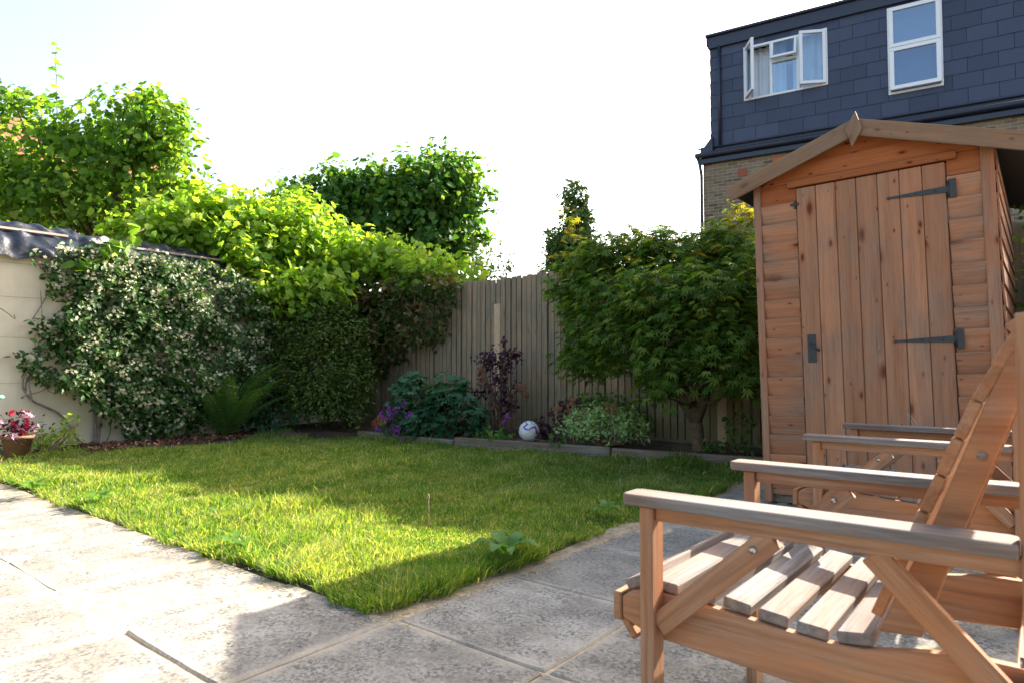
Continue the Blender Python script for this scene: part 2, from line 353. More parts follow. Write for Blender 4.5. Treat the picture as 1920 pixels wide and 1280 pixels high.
for i in range(-10, 9):
    for j in range(-4, 9):
        x0 = -1.8 + SX * i; y0 = .955 + SY * j
        if x0 + SX < -1.79 and y0 + SY / 2 > 1.6: continue
        if y0 > 6.6: continue
        z = random.uniform(-.006, .004); g = .005; tx, ty = random.uniform(-.004, .004), random.uniform(-.004, .004)
        M = Matrix.Translation((x0 + SX / 2, y0 + SY / 2, z - .03)) @ Matrix.Rotation(ty, 4, 'X') @ Matrix.Rotation(tx, 4, 'Y') @ Matrix.Rotation(random.uniform(-.004, .004), 4, 'Z')
        # wobbly slab
        n = 8; pr = []
        ho = SX / 2 - g; hv = SY / 2 - g; top = []
        for (ax, ay, bx, by) in ((-1, -1, 1, -1), (1, -1, 1, 1), (1, 1, -1, 1), (-1, 1, -1, -1)):
            for k in range(n):
                t = k / n; px, py = ax + (bx - ax) * t, ay + (by - ay) * t; pr.append((px * ho, py * hv))
        wob = [random.uniform(0, .0035) for _ in pr]; wob[0] = wob[n] = wob[2 * n] = wob[3 * n] = random.uniform(.002, .006)
        rings = []
        for inset, zz in ((0.0, -.03), (0.0, .024), (.006, .03)):
            rings.append([(x - math.copysign(min(abs(x), wob[q] + inset), x), y - math.copysign(min(abs(y), wob[q] + inset), y), zz) for q, (x, y) in enumerate(pr)])
        vs_ = [M @ Vector(p) for r_ in rings for p in r_]; L = len(pr)
        fs_ = [(r_ * L + k, r_ * L + (k + 1) % L, (r_ + 1) * L + (k + 1) % L, (r_ + 1) * L + k) for r_ in range(2) for k in range(L)] + [tuple(range(2 * L, 3 * L))]
        mb.add(vs_, fs_, [(x / ho, y / hv, 0) for r_ in rings for (x, y, zz) in r_])
tag(mb.build('paving', M_slab), kind='structure')
mb = MB()
def mort(u, v, x0, x1, y0, y1): x = x0 + (x1 - x0) * u; y = y0 + (y1 - y0) * v; return (x, y, -.006 + .004 * math.sin(x * 9 + 1) * math.sin(y * 7))
mb.grid(lambda u, v: mort(u, v, -8.3, 4, -1.7, 1.58), 120, 40); mb.grid(lambda u, v: mort(u, v, -1.95, 4, 1.584, 6.6), 60, 50)
tag(mb.build('path_mortar', M_mortar), kind='structure')

# lawn
LX0, LX1, LY0, LY1 = -8.2, -1.80, 1.57, 6.3
bedA = at_z(600, 800, .12); bedB = Vector((-5.15, 5.42, .12)); bedC = Vector((-1.72, 5.9, .12))
def bed_y(x):
    if x < -5.15: return 5.42 + (x + 5.15) * -.02
    return 5.42 + (x + 5.15) / 3.43 * .48
def lawn_h(x, y): return .02 + .012 * math.sin(x * 1.7 + 2) * math.cos(y * 1.3) + .006 * math.sin(x * 5 + y * 4)
def in_lawn(x, y):
    e0 = 1.575 + .025 * np.sin(x * 4.1) + .018 * np.sin(x * 13) + .012 * np.sin(x * 37) + np.abs(rng.normal(0, .016, np.shape(x))); ex = -1.84 + .03 * np.sin(y * 3.3) + .014 * np.sin(y * 11) + .01 * np.sin(y * 31) - np.abs(rng.normal(0, .018, np.shape(y)))
    left = -7.75 + .22 * np.sin(y * 1.9 + .4) + .1 * np.sin(y * 5)
    by = np.where(x < -5.15, 5.42 - .02 * (x + 5.15), 5.42 + (x + 5.15) / 3.43 * .48) - .06
    corner = (x < -6.5) & (y > 5.0 + .35 * (x + 7.4))
    return (y > e0) & (x < ex) & (x > left) & (y < by) & ~((x < -7.0) & (y > 4.9))
ml = NT('lawn_soil'); o_ = ml.obj(); f_ = ml.noise(o_, 14, 6); ml.set(ml.ramp(f_, [(.35, (.04, .05, .015)), (.65, (.10, .085, .04))]), .95, ml.bump(f_, .01), .1)
mb = MB(); mb.grid(lambda u, v: (lambda x, y: (x, y, lawn_h(x, y) - .018 - .03 * math.exp(-max(0, -1.86 - x) / .06) - .03 * math.exp(-max(0, y - 1.60) / .06)))(LX0 + (LX1 - LX0) * u, LY0 + (LY1 - LY0) * v), 90, 70)
tag(mb.build('lawn', ml.m), kind='structure')
mgr = NT('grass_blade'); isl = mgr.geo('Random Per Island'); o_ = mgr.obj()
patch = mgr.noise(o_, 1.8, 4); patch2 = mgr.noise(o_, 6, 3)
c1 = mgr.ramp(isl, [(0, (.045, .12, .015)), (.4, (.085, .185, .024)), (.72, (.15, .25, .04)), (.88, (.24, .28, .08)), (1, (.5, .42, .23))])
c2 = mgr.ramp(isl, [(0, (.12, .20, .03)), (.4, (.22, .30, .06)), (.65, (.35, .35, .13)), (1, (.55, .46, .28))])
col = mgr.mix(mgr.ramp(mgr.mix(.5, patch, patch2), [(.44, .05), (.62, .8)]), c1, c2)
mgr.set(col, .5, None, .3); tr = mgr.n('ShaderNodeBsdfTranslucent'); mgr.l(mgr.mix(1, col, (1.7, 1.65, .45), 'MULTIPLY'), tr.inputs[0])
mx = mgr.n('ShaderNodeMixShader'); mx.inputs[0].default_value = .55; mgr.l(mgr.b.outputs[0], mx.inputs[1]); mgr.l(tr.outputs[0], mx.inputs[2]); mgr.l(mx.outputs[0], mgr.out.inputs[0])
def grass(n, xr, yr, hm, wd, dens=None):
    x = rng.uniform(*xr, n); y = rng.uniform(*yr, n); k = in_lawn(x, y)
    # thin with distance from the viewer's side
    x, y = x[k], y[k]; return x, y
xs, ys = [], []
N0 = 420000
x = rng.uniform(-8.1, -1.7, N0 * 3); y = rng.uniform(1.5, 6.1, N0 * 3); k = in_lawn(x, y); x, y = x[k], y[k]
pk_ = np.sin(x * 5.1 + 2 * np.sin(y * 4.3)) * np.sin(y * 5.7 + 1.7 * np.sin(x * 3.9))
dist = np.hypot(x, y); keep = (rng.random(len(x)) < np.clip((2.6 / dist) ** 1.25, .16, 1)) & ((pk_ < .62) | (rng.random(len(x)) < .35)); x, y = x[keep], y[keep]; dist = dist[keep]
n = len(x)
hgt = rng.uniform(.016, .05, n) * (1 + .5 * (np.sin(x * 3.1) * np.sin(y * 2.7 + 1))) * (1 + .25 * np.sin(x * 11 + 2 * y)); 
pn_ = np.sin(x * 2.3 + 1.7 * np.sin(y * 1.9)) * np.sin(y * 3.1 + 1.3 * np.sin(x * 2.7)) + .6 * np.sin(x * 9.1 + 2 * np.sin(y * 7.3)) * np.sin(y * 8.3 + x * 3)
hgt *= np.clip(1 + .38 * pn_, .4, 1.8); tall = rng.random(n) < .03; hgt[tall] *= 1.7
edge = np.exp(-((y - 1.57) / .1) ** 2) + np.exp(-((x + 1.83) / .12) ** 2); hgt *= 1 + .1 * np.clip(edge, 0, 1)
bede = np.where(x < -5.15, 5.42, 5.42 + (x + 5.15) / 3.43 * .48); hgt *= 1 + .6 * np.exp(-((bede - y) / .2) ** 2)
wd = (.0011 + .0006 * rng.random(n)) * (1 + .32 * dist)
ang = rng.uniform(0, 2 * math.pi, n); lean = np.abs(rng.normal(.45, .4, n)) * hgt
lx, ly = np.cos(ang) * lean, np.sin(ang) * lean
lx += np.exp(-((x + 1.83) / .07) ** 2) * hgt * .5; ly -= np.exp(-((y - 1.57) / .07) ** 2) * hgt * .5
wa = rng.uniform(0, math.pi, n); wx, wy = np.cos(wa) * wd, np.sin(wa) * wd
z0 = .0 + .012 * np.sin(x * 1.7 + 2) * np.cos(y * 1.3) + .006 * np.sin(x * 5 + y * 4)
V = np.stack([np.stack([x - wx, y - wy, z0], 1), np.stack([x + wx, y + wy, z0], 1),
              np.stack([x + lx * .35 + wx * .8, y + ly * .35 + wy * .8, z0 + hgt * .6], 1), np.stack([x + lx * .35 - wx * .8, y + ly * .35 - wy * .8, z0 + hgt * .6], 1),
              np.stack([x + lx, y + ly, z0 + hgt * .98], 1)], 1)
F = (np.array([(0, 1, 2), (0, 2, 3), (3, 2, 4)])[None] + (np.arange(n) * 5)[:, None, None]).reshape(-1, 3)
tag(np_mesh('grass', V.reshape(-1, 3), F, mgr.m), 'short green grass of the lawn with dry straw patches', 'grass', kind='stuff')

n = 2600; k = rng.random(n) < .5; xx = np.where(k, rng.uniform(-7.5, -1.8, n), -1.83 + rng.normal(.03, .05, n)); yy = np.where(k, 1.56 + rng.normal(-.03, .05, n), rng.uniform(1.55, 5.2, n))
P = np.stack([xx, yy, np.full(n, .006) + rng.random(n) * .006], 1)
mcl = NT('straw_bits'); mcl.set(mcl.ramp(mcl.geo('Random Per Island'), [(0, (.10, .06, .03)), (.4, (.22, .14, .07)), (1, (.42, .34, .2))]), .8, None, .15)
tag(leaves('dry_clippings', P, np.array((0, 0, 1)) + rng.normal(size=(n, 3)) * .15, rng.normal(size=(n, 3)), rng.uniform(.01, .035, n), (np.array([(-.06, -.5, 0), (.06, -.5, 0), (.05, .5, .1), (-.05, .5, .1)]), np.array([(0, 1, 2), (0, 2, 3)])), mcl.m), 'dry grass clippings and soil crumbs strewn along the lawn edge', 'clippings', kind='stuff')
# beds
mb = MB()
def soil(u, v):
    x = -8.38 + 6.7 * u; yb = bed_y(x) + .03 if x > -6.9 else bed_y(x) - .85 * min(1, (-6.9 - x) / .5); y = yb + (FY - .03 - yb) * v
    if v == 0: return (x, y, -.04)
    return (x, y, .075 + .02 * math.sin(x * 6) * math.sin(y * 9) + .02 * v + .008 * math.sin(x * 31) * math.cos(y * 27))
mb.grid(soil, 120, 20)
mb.grid(lambda u, v: (lambda x, y: (x, y, .012 + .02 * (1 - u) + .012 * math.sin(x * 13) * math.sin(y * 8)))(-8.4 + .95 * u, 1.2 + 4.3 * v), 14, 70)
tag(mb.build('bed_soil', mg.m), kind='structure')

# ================================================================== FENCE
root = empty('wooden_fence', (-5, FY, 0), 'weathered closeboard fence of vertical boards across the back of the garden', 'fence'); fo = Vector((-5, FY, 0))
mb = MB(); x = -8.47
while x < .9:
    wdt = random.uniform(.066, .082); top = 2.06 + random.uniform(-.022, .02); yo = FY + random.uniform(-.004, .006)
    if random.random() < .12: top -= .05
    lean_ = random.uniform(-.005, .005) * (1 if random.random() < .8 else 2.5)
    mb.board(Vector((x + wdt / 2, yo, .12)) - fo, Vector((x + wdt / 2 + lean_, yo + random.uniform(-.004, .006), top)) - fo, wdt, .017, (1, random.uniform(-.02, .09), 0), .003)
    x += wdt + random.uniform(.010, .019)
    if -4.62 < x < -4.5 or -4.15 < x < -4.05: top -= .16
    mb.board(Vector((x - .008, FY + .034, .12)) - fo, Vector((x - .008, FY + .034, top - random.uniform(.0, .05))) - fo, .092, .012, (1, 0, 0), .002)
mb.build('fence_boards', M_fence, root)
mb = MB()
for z in (.35, 1.05, 1.75): mb.aabb(-3.4, 5.9, .045, .085, z - .035, z + .035)
mb.build('fence_rail', M_fence, root)
mb = MB(); mb.aabb(-3.35, 5.9, -.008, .012, -.1, .13, 0); mb.build('gravel_board', M_sleeper, root)
px_ = at_y(934, 600, FY).x; M_conc = plain('concrete', (.52, .36, .23), .9, .25, 60, .1, 0, .004)
for X in (px_, px_ - 2.9, px_ + 3.0):
    mb = MB(); h_ = 1.72
    mb.aabb(X - .05 + 5, X + .05 + 5, -.03, .06, 0, h_, 2, .008); mb.build('post', M_conc, root)

# timber edging boards
def sleeper(p, q, h, label):
    p = Vector(p); q = Vector(q); m_ = (p + q) / 2; o = Vector((m_.x, m_.y, 0)); mb = MB(); mb.board((p.x - o.x, p.y - o.y, h / 2 - .02), (q.x - o.x, q.y - o.y, h / 2 - .02), h + .04, .045, (0, 0, 1), .006)
    ob = mb.build('timber_edging', M_sleeper); ob.location = o; tag(ob, label, 'edging board', 'timber boards edging the flower bed')
sleeper((-6.9, 5.47, 0), (-5.17, 5.42, 0), .085, 'mossy timber edging board by the terracotta pot and dry grass tuft')
sleeper((-5.15, 5.42, 0), (-3.32, 5.67, 0), .12, 'silvery timber edging board in front of the football')
sleeper((-3.30, 5.675, 0), (-1.6, 5.91, 0), .115, 'brown timber edging board under the maple running to the shed')

# ================================================================== RENDERED WALL
root = empty('rendered_wall', (WX, 3, 0), 'cream rendered garden wall behind the white flowering climber', 'wall')
mw = NT('cream_render'); o_ = mw.obj(); a_ = mw.noise(o_, 2.2, 6); b_ = mw.noise(o_, 1, 4, .6, (3, 3, .6)); c_ = mw.noise(o_, 45, 4)
col = mw.ramp(a_, [(.3, (.60, .50, .35)), (.7, (.72, .62, .46))]); col = mw.mix(mw.ramp(b_, [(.5, 0), (.75, .4)]), col, (.45, .37, .26))
mw.set(col, .9, mw.bump(c_, .003, .6), .15)
mb = MB(); mb.aabb(-.22, 0, -4.5, FY - 3.03, -.05, 2.1, 1, .01); mb.build('wall', mw.m, root)
for z in (.72, 1.2, 1.62, 1.98):
    mb = MB(); mb.tube([(.02, -4.4 + i * .8, z + random.uniform(-.008, .008)) for i in range(11)], .0015, 4); mb.build('wire', M_iron, root)
# plastic sheeting over the top
mp_ = NT('black_plastic'); o_ = mp_.obj(); a_ = mp_.noise(o_, 1, 5, .6, (6, 4, 6)); mp_.set((.012, .015, .024), .38, mp_.bump(a_, .03, .7), .45)
root = empty('plastic_sheeting', (WX, 3, 2.1), 'crumpled black plastic sheeting held by battens over the wall top', 'sheeting')
YE = at_x(432, 500, WX).y - 3
def sheet(y0, y1, ph):
    prof = [(.10, -.06), (.085, .0), (.06, .06), (.0, .13), (-.06, .19), (-.10, .225), (-.14, .255), (-.17, .30), (-.2, .335), (-.26, .35), (-.34, .35), (-.42, .30), (-.5, .2)]
    def fn(u, v):
        t = v * (len(prof) - 1); i = min(int(t), len(prof) - 2); f = t - i; a = prof[i]; b = prof[i + 1]; X = a[0] + (b[0] - a[0]) * f; Z = a[1] + (b[1] - a[1]) * f; y = y0 + (y1 - y0) * u
        lo = max(0, 1 - v * 3)
        q_ = Vector((y * 3.1, v * 2.2 + ph, ph)); n1 = mn.noise(q_); n2 = mn.noise(q_ * 2.7 + Vector((5, 1, 0))); n3 = abs(mn.noise(q_ * 1.7 + Vector((1, 7, 3))))
        Z += .05 * n1 * lo + .03 * n2 - .05 * n3 + .01; X += .05 * n1 + .025 * n2; return (X, y, Z)
        Z += .018 * math.sin(y * 5.3 + ph) * lo + .02 * math.sin(y * 13 + v * 9 + ph) * math.sin(y * 3.1 + v * 5) + .009 * math.sin(y * 31 + v * 23)
        X += .015 * math.sin(y * 9 + ph + v * 4) + .012 * math.sin(y * 23 + v * 17) * math.cos(y * 4)
        return (X, y, Z)
    return fn
mb = MB(); mb.grid(sheet(-4.5, -.25, 0), 220, 40); mb.grid(lambda u, v: (lambda p: (p[0] - .005, p[1], p[2] - .03))(sheet(-.32, YE, 2)(u, v)), 110, 40); mb.build('sheet', mp_.m, root)
mb = MB(); mb.board((-.09, -4.4, .245), (-.09, -.33, .245), .035, .02, (-.6, 0, .8)); mb.build('batten', M_batten, root)
mb = MB(); mb.board((-.085, -.12, .215), (-.085, YE - .06, .2), .035, .02, (-.6, 0, .8)); mb.build('batten', M_batten, root)

# ================================================================== PLANTS
L_vine = leaf_mat('vine_leaf', [(.13, .25, .025), (.20, .36, .04), (.30, .44, .06), (.42, .50, .12)], .58)
L_dark = leaf_mat('dark_leaf', [(.035, .11, .025), (.065, .17, .035), (.12, .24, .045), (.26, .38, .07)], .5)
L_left = leaf_mat('broad_leaf', [(.06, .15, .025), (.12, .25, .035), (.2, .34, .05), (.36, .46, .09)], .58)
L_ivy = leaf_mat('ivy_leaf', [(.07, .13, .035), (.11, .19, .05), (.18, .26, .07)], .35)
L_jas = leaf_mat('jasmine_leaf', [(.025, .075, .016), (.045, .11, .02), (.09, .16, .035)], .3, spec=.25, rough=.45)
L_ever = leaf_mat('evergreen_leaf', [(.035, .065, .012), (.06, .10, .015), (.12, .165, .022)], .3)
L_hyd = leaf_mat('climber_leaf', [(.035, .075, .02), (.06, .11, .03), (.10, .15, .035), (.15, .13, .05)], .35)
L_maple = leaf_mat('maple_leaf', [(.04, .10, .016), (.085, .17, .024), (.15, .24, .035), (.27, .31, .06)], .45)
L_mtop = leaf_mat('maple_young_leaf', [(.16, .2, .03), (.30, .25, .04), (.36, .16, .045)], .45)
L_fern = leaf_mat('fern_leaf', [(.05, .12, .03), (.08, .17, .04), (.13, .22, .05)], .35)
L_ger = leaf_mat('geranium_leaf', [(.03, .10, .05), (.05, .135, .065), (.075, .17, .075)], .3)
L_purp = leaf_mat('purple_leaf', [(.035, .012, .028), (.055, .018, .035), (.08, .03, .04)], .3, (1.3, .6, .9))
L_sed = leaf_mat('sedum_leaf', [(.22, .36, .13), (.32, .47, .18), (.42, .55, .24)], .35)
M_white = leaf_mat('white_petal', [(.52, .49, .30), (.70, .66, .46)], .35, (1, 1, .8))
M_purple = leaf_mat('purple_petal', [(.22, .04, .28), (.34, .07, .4)], .35, (1.2, .8, 1.2))
M_red = leaf_mat('red_petal', [(.25, .01, .03), (.4, .03, .05)], .3, (1.2, .7, .7))
M_pale = leaf_mat('pale_pink_petal', [(.6, .4, .5), (.75, .62, .66)], .3, (1, .9, .9))
L_dry = leaf_mat('dry_seedhead', [(.22, .09, .05), (.3, .14, .07)], .2, (1, .8, .5))
L_straw = leaf_mat('straw_blade', [(.32, .25, .13), (.45, .37, .2)], .3, (1.1, 1, .7))

# big leafy tree beyond the wall, left
D = 11.0
tree('leafy_tree', 'tall leafy tree beyond the cream wall with a long thin shoot on top', 'tree', (*at_d(200, 690, D).xy, 0),
     [lobe(60, 320, D, 85, 85), lobe(150, 270, D, 80, 65), lobe(250, 270, D, 90, 80), lobe(300, 245, D, 65, 60), lobe(325, 330, D, 55, 75), lobe(150, 370, D, 160, 70), lobe(330, 400, D, 55, 45), lobe(-60, 300, D, 90, 110), lobe(40, 205, D, 45, 30), lobe(250, 190, D, 50, 24), lobe(20, 420, D, 70, 50)],
     10000, T_vine, .112, L_left, per=7, clump=.23, nb=26, inner=.15, bump=.42, twigs=90, droop=.6, spread=.7)
tr_ = bpy.data.objects['leafy_tree']; b0 = A3(tr_.location)
P, N, T, S = [], [], [], []
mb = MB()
def shoot(p0, p1, nl, sz, root, lm):
    p0 = Vector(p0); p1 = Vector(p1); mbx = MB(); P, N, T, S = [], [], [], []; pts = [p0.lerp(p1, i / 6) + Vector((random.uniform(-.02, .02), random.uniform(-.02, .02), 0)) for i in range(7)]
    mbx.tube(pts, [.008 - .001 * i for i in range(7)], 4)
    for k in range(nl):
        t = .1 + .9 * k / nl; q = p0.lerp(p1, t); a = k * 2.4; d = Vector((math.cos(a), math.sin(a), -.3 + .4 * t)); P.append(q); N.append((d.x * .2 + random.uniform(-.5, .5), d.y * .2 + random.uniform(-.5, .5), 1)); T.append(d); S.append(sz * (1 - .6 * t))
    sh = mbx.build('shoot', M_twig, root); sh.location = -root.location; leaves('shoot_leaf', [A3(p) for p in P], N, T, S, T_vine, lm, sh)
shoot(at_d(108, 215, D), at_d(104, 72, D), 13, .2, tr_, L_left)
for (a, b, c, d) in ((0, 200, 60, 158), (40, 200, 130, 180), (130, 205, 205, 152), (200, 195, 245, 150), (290, 220, 372, 232), (340, 320, 392, 345), (320, 215, 350, 188), (180, 215, 172, 165), (60, 200, 20, 150), (360, 260, 388, 268), (350, 400, 425, 352), (300, 230, 318, 176), (370, 360, 404, 322)):
    shoot(at_d(a, b, D), at_d(c, d, D), 9, .15, tr_, L_left)

# bright grapevine over wall end, corner and fence top
GL = [lobe(260, 445, 8.7, 50, 22, .3), lobe(330, 432, 8.9, 70, 38, .35), lobe(400, 415, 9.2, 60, 50, .4), lobe(470, 430, 9.5, 70, 60, .45), lobe(450, 490, 9.1, 45, 40, .35), lobe(545, 440, 9.9, 65, 55, .5), lobe(520, 505, 9.6, 60, 42, .4),
      lobe(610, 465, 10.2, 65, 48, .5), lobe(600, 515, 9.9, 60, 28, .35), lobe(680, 485, 10.2, 65, 38, .5), lobe(740, 495, 10.0, 60, 32, .4), lobe(800, 508, 9.7, 45, 24, .35), lobe(560, 400, 10.4, 40, 22, .3), lobe(860, 515, 9.5, 40, 12, .2), lobe(500, 540, 8.95, 34, 26, .18), lobe(550, 555, 9.1, 40, 30, .2), lobe(600, 545, 9.3, 50, 22, .2)]
tree('grape_vine', 'bright sunlit grapevine spilling over the corner where cream wall meets wooden fence', 'vine', (-8.9, 7.0, 0), GL, 12000, T_vine, .11, L_vine, M_twig, r=.05, per=6, clump=.27, inner=.4, bump=.28, twigs=30, droop=.75, upn=.55, spread=.6)
# ivy-clad tree mass behind
D = 13.0
tree('vine_covered_tree', 'large dark green tree smothered in vine rising above the grapevine', 'tree', (*at_d(760, 690, D).xy, 0),
     [lobe(800, 360, D, 90, 70), lobe(855, 350, D, 48, 55), lobe(740, 390, D, 90, 70), lobe(600, 385, D, 65, 45), lobe(545, 380, D, 35, 35), lobe(650, 410, D, 80, 60), lobe(850, 420, D, 55, 55), lobe(690, 345, D, 50, 30), lobe(790, 455, D, 95, 45), lobe(625, 345, D, 22, 36), lobe(560, 420, D, 60, 40)],
     14500, T_vine, .12, L_dark, per=7, clump=.25, nb=18, inner=.3, bump=.36, twigs=30, droop=.7)
tr_ = bpy.data.objects['vine_covered_tree']; b0 = A3(tr_.location); P, N, T, S = [], [], [], []; mb = MB()
for (a, b, c, d) in ((527, 380, 524, 302), (622, 350, 616, 288), (640, 350, 645, 296), (700, 340, 690, 285), (800, 300, 803, 268), (880, 330, 935, 318), (900, 350, 945, 382), (890, 400, 940, 392), (905, 430, 918, 470), (860, 300, 905, 292), (760, 310, 742, 278), (840, 300, 858, 274), (580, 360, 570, 322), (560, 370, 545, 330), (905, 370, 940, 420), (890, 440, 945, 452)):
    shoot(at_d(a, b, D), at_d(c, d, D), 10, .17, tr_, L_dark)
# wispy shrub above fence
D = 10.2; root = empty('wispy_shrub', (*at_d(915, 690, D).xy, 0), 'thin open twiggy shrub showing above the fence top right of the vine', 'shrub'); b = Vector(root.location); mb = MB(); P, N, T, S = [], [], [], []
for k in range(26):
    e = at_d(random.uniform(875, 985), random.uniform(435, 510), D) - b; s = Vector((random.uniform(-.15, .15), random.uniform(-.15, .15), 1.6)); pts = limb(mb, s, e, .007, .002, .05, 6, 4)
    for q in range(16):
        t = random.uniform(.45, 1); i = min(int(t * 6), 5); P.append(A3(pts[i].lerp(pts[i + 1], t * 6 - i)) + rng.normal(size=3) * .03); N.append(rng.normal(size=3) + (0, 0, .6)); T.append(rng.normal(size=3)); S.append(random.uniform(.04, .075))
limb(mb, (0, 0, 0), (0, 0, 1.65), .02, .012); mb.build('stem', M_twig, root); leaves('foliage', P, N, T, S, T_ell, L_ivy, root)
# narrow ivy tree
D = 11.5
tree('narrow_tree', 'narrow conical ivy covered tree standing alone beyond the fence', 'tree', (*at_d(1078, 690, D).xy, 0),
     [lobe(1076, 368, D, 15, 24), lobe(1082, 395, D, 22, 28), lobe(1086, 430, D, 27, 34), lobe(1072, 465, D, 40, 36), lobe(1046, 448, D, 20, 14), lobe(1060, 505, D, 38, 34), lobe(1052, 485, D, 26, 16), lobe(1080, 540, D, 40, 60)], 6500, T_ell, .10, L_ivy, per=7, clump=.11, inner=.5, r=.12, nb=6, twigs=10)

# evergreen shrub in the corner
tree('evergreen_shrub', 'dense dark evergreen shrub in the shady corner right of the flowering climber', 'shrub', (*at_z(612, 800, .05).xy, .05),
     [lobe(600, 700, 8.8, 66, 80, .45), lobe(565, 640, 9.0, 40, 60, .3), lobe(640, 640, 9.0, 55, 55, .35), lobe(610, 750, 8.6, 62, 34, .4), lobe(655, 710, 8.7, 48, 45, .35), lobe(600, 580, 9.2, 50, 40, .3), lobe(545, 600, 9.1, 32, 60, .25), lobe(540, 700, 8.9, 30, 60, .25), lobe(665, 770, 8.6, 26, 24, .2)], 12500, T_ell, .058, L_ever, per=8, clump=.12, r=.04, nb=10, twigs=20, upn=.8)
# climber with brown seed heads on the fence
def fl(x_, y_, rx, ry, Y=6.5, rd=.14):
    p = at_y(x_, y_, Y); d = (p - CO).dot(CF); return (A3(p), rx * d / FPX, rd, ry * d / FPX)
CLB = [fl(575, 580, 40, 34, 6.15, .25), fl(600, 620, 46, 34, 6.2, .25), fl(640, 640, 50, 36, 6.25, .2), fl(620, 550, 60, 30, 6.3, .25), fl(700, 540, 60, 26, 6.4, .2), fl(770, 540, 50, 20), fl(820, 540, 36, 18), fl(843, 548, 14, 26, 6.55, .08), fl(640, 590, 60, 32, 6.3, .22), fl(700, 590, 55, 30, 6.4, .2), fl(760, 580, 40, 26), fl(812, 585, 28, 22, 6.55, .1), fl(790, 625, 36, 22), fl(740, 630, 44, 22), fl(690, 640, 46, 30, 6.4, .18), fl(830, 600, 10, 26, 6.58, .06), fl(740, 665, 26, 12, 6.55, .1), fl(690, 680, 34, 20, 6.4, .15), fl(700, 512, 80, 12, 6.6, .15)]
tree('fence_climber', 'brownish green climbing shrub with dried flower heads hanging over the fence', 'climber', (*at_z(695, 790, .05).xy, .05), CLB, 8200, T_ell, .085, L_hyd, M_twig, per=5, clump=.13, r=.02, nb=14, twigs=60, inner=.3, spread=.8)
cr_ = bpy.data.objects['fence_climber']; P, N, T, c, out = scatter(CLB, 2600, 16, .10, .8, .2); o_ = A3(cr_.location)
leaves('seed_head', P + np.array((0, -.05, .02)) - o_, N, T, .035 * rng.uniform(.6, 1.2, len(P)), T_flower, leaf_mat('tan_floret', [(.22, .17, .06), (.32, .22, .09), (.28, .14, .07)], .3, (1.2, 1, .6)), cr_)
tag(bpy.data.objects['seed_head'], kind='stuff')
# jasmine on the wall
poly = [(60, 478), (115, 470), (200, 470), (260, 478), (320, 488), (380, 500), (440, 510), (500, 560), (530, 600), (525, 690), (535, 760), (500, 800), (430, 800), (340, 808), (250, 818), (215, 808), (195, 790), (180, 745), (130, 730), (75, 712), (40, 690), (35, 675), (70, 660), (90, 645), (75, 625), (60, 605), (90, 592), (120, 575), (105, 560), (85, 545), (95, 515), (75, 500)]
def inpoly(x, y, poly):
    c = False; n = len(poly); j = n - 1
    for i in range(n):
        if (poly[i][1] > y) != (poly[j][1] > y) and x < (poly[j][0] - poly[i][0]) * (y - poly[i][1]) / (poly[j][1] - poly[i][1]) + poly[i][0]: c = not c
        j = i
    return c
def nz(x, y): return math.sin(x * .031 + 1.3) * math.cos(y * .027 + .4) + .6 * math.sin(x * .071 + y * .05) + .4 * math.sin(x * .13 - y * .11 + 2)
jroot = empty('flowering_climber', (WX + .1, at_x(180, 835, WX).y, 0), 'evergreen climber covered in small white star flowers on the cream wall', 'climber'); jb = A3(jroot.location)
P, N, T, S, cl = [], [], [], [], []
while len(cl) < 2100:
    x = random.uniform(30, 540); y = random.uniform(465, 820)
    if not inpoly(x, y, poly): continue
    sparse = (x < 150 and y < 600) or (x < 120)
    if sparse and (nz(x * 2.2, y * 2.2) < .15): continue
    if not sparse and (nz(x, y) < -1.05 or (x > 360 and nz(x * 1.9 + 50, y * 1.9) < -.35 and random.random() < .8)): continue
    e = min(1, min(abs(x - 30), abs(560 - x), abs(y - 465), abs(825 - y)) / 70); th = (.10 + .34 * e * (0.65 + .35 * nz(x * 1.6, y * 1.6))) * (.35 if sparse else 1)
    q = at_x(x, y, WX); q = at_x(x, y, WX + th * random.uniform(.25, 1) + .03); cl.append(A3(q))
cl = np.array(cl)
P = np.repeat(cl, 7, 0) + rng.normal(size=(len(cl) * 7, 3)) * .045; P[:, 0] = np.maximum(P[:, 0], WX + .02)
leaves('foliage', P - jb, np.array((.7, 0, .6)) + rng.normal(size=P.shape) * .5, np.array((.3, 0, -.5)) + rng.normal(size=P.shape) * .7, .075 * rng.uniform(.6, 1.15, len(P)), T_ell, L_jas, jroot)
cnz = np.sin(cl[:, 1] * 9 + cl[:, 2] * 4) * np.sin(cl[:, 2] * 11 - cl[:, 1] * 3); sel = cl[rng.random(len(cl)) < .62 + .4 * cnz]; sel = sel + np.array((.06, 0, .02))
F_ = np.repeat(sel, 6, 0) + rng.normal(size=(len(sel) * 6, 3)) * np.array((.02, .036, .022)); F_ = F_[rng.random(len(F_)) < .75]
fn_ = np.array((.8, -.1, .5)) + rng.normal(size=F_.shape) * .45; ft_ = rng.normal(size=F_.shape); fs_ = .0185 * rng.uniform(.7, 1.3, len(F_))
near = np.argsort(F_[:, 1])[:len(F_)]; o_f = leaves('flower', F_ - jb, fn_, ft_, fs_, T_flower, M_white, jroot); tag(o_f, kind='stuff')
mb = MB()
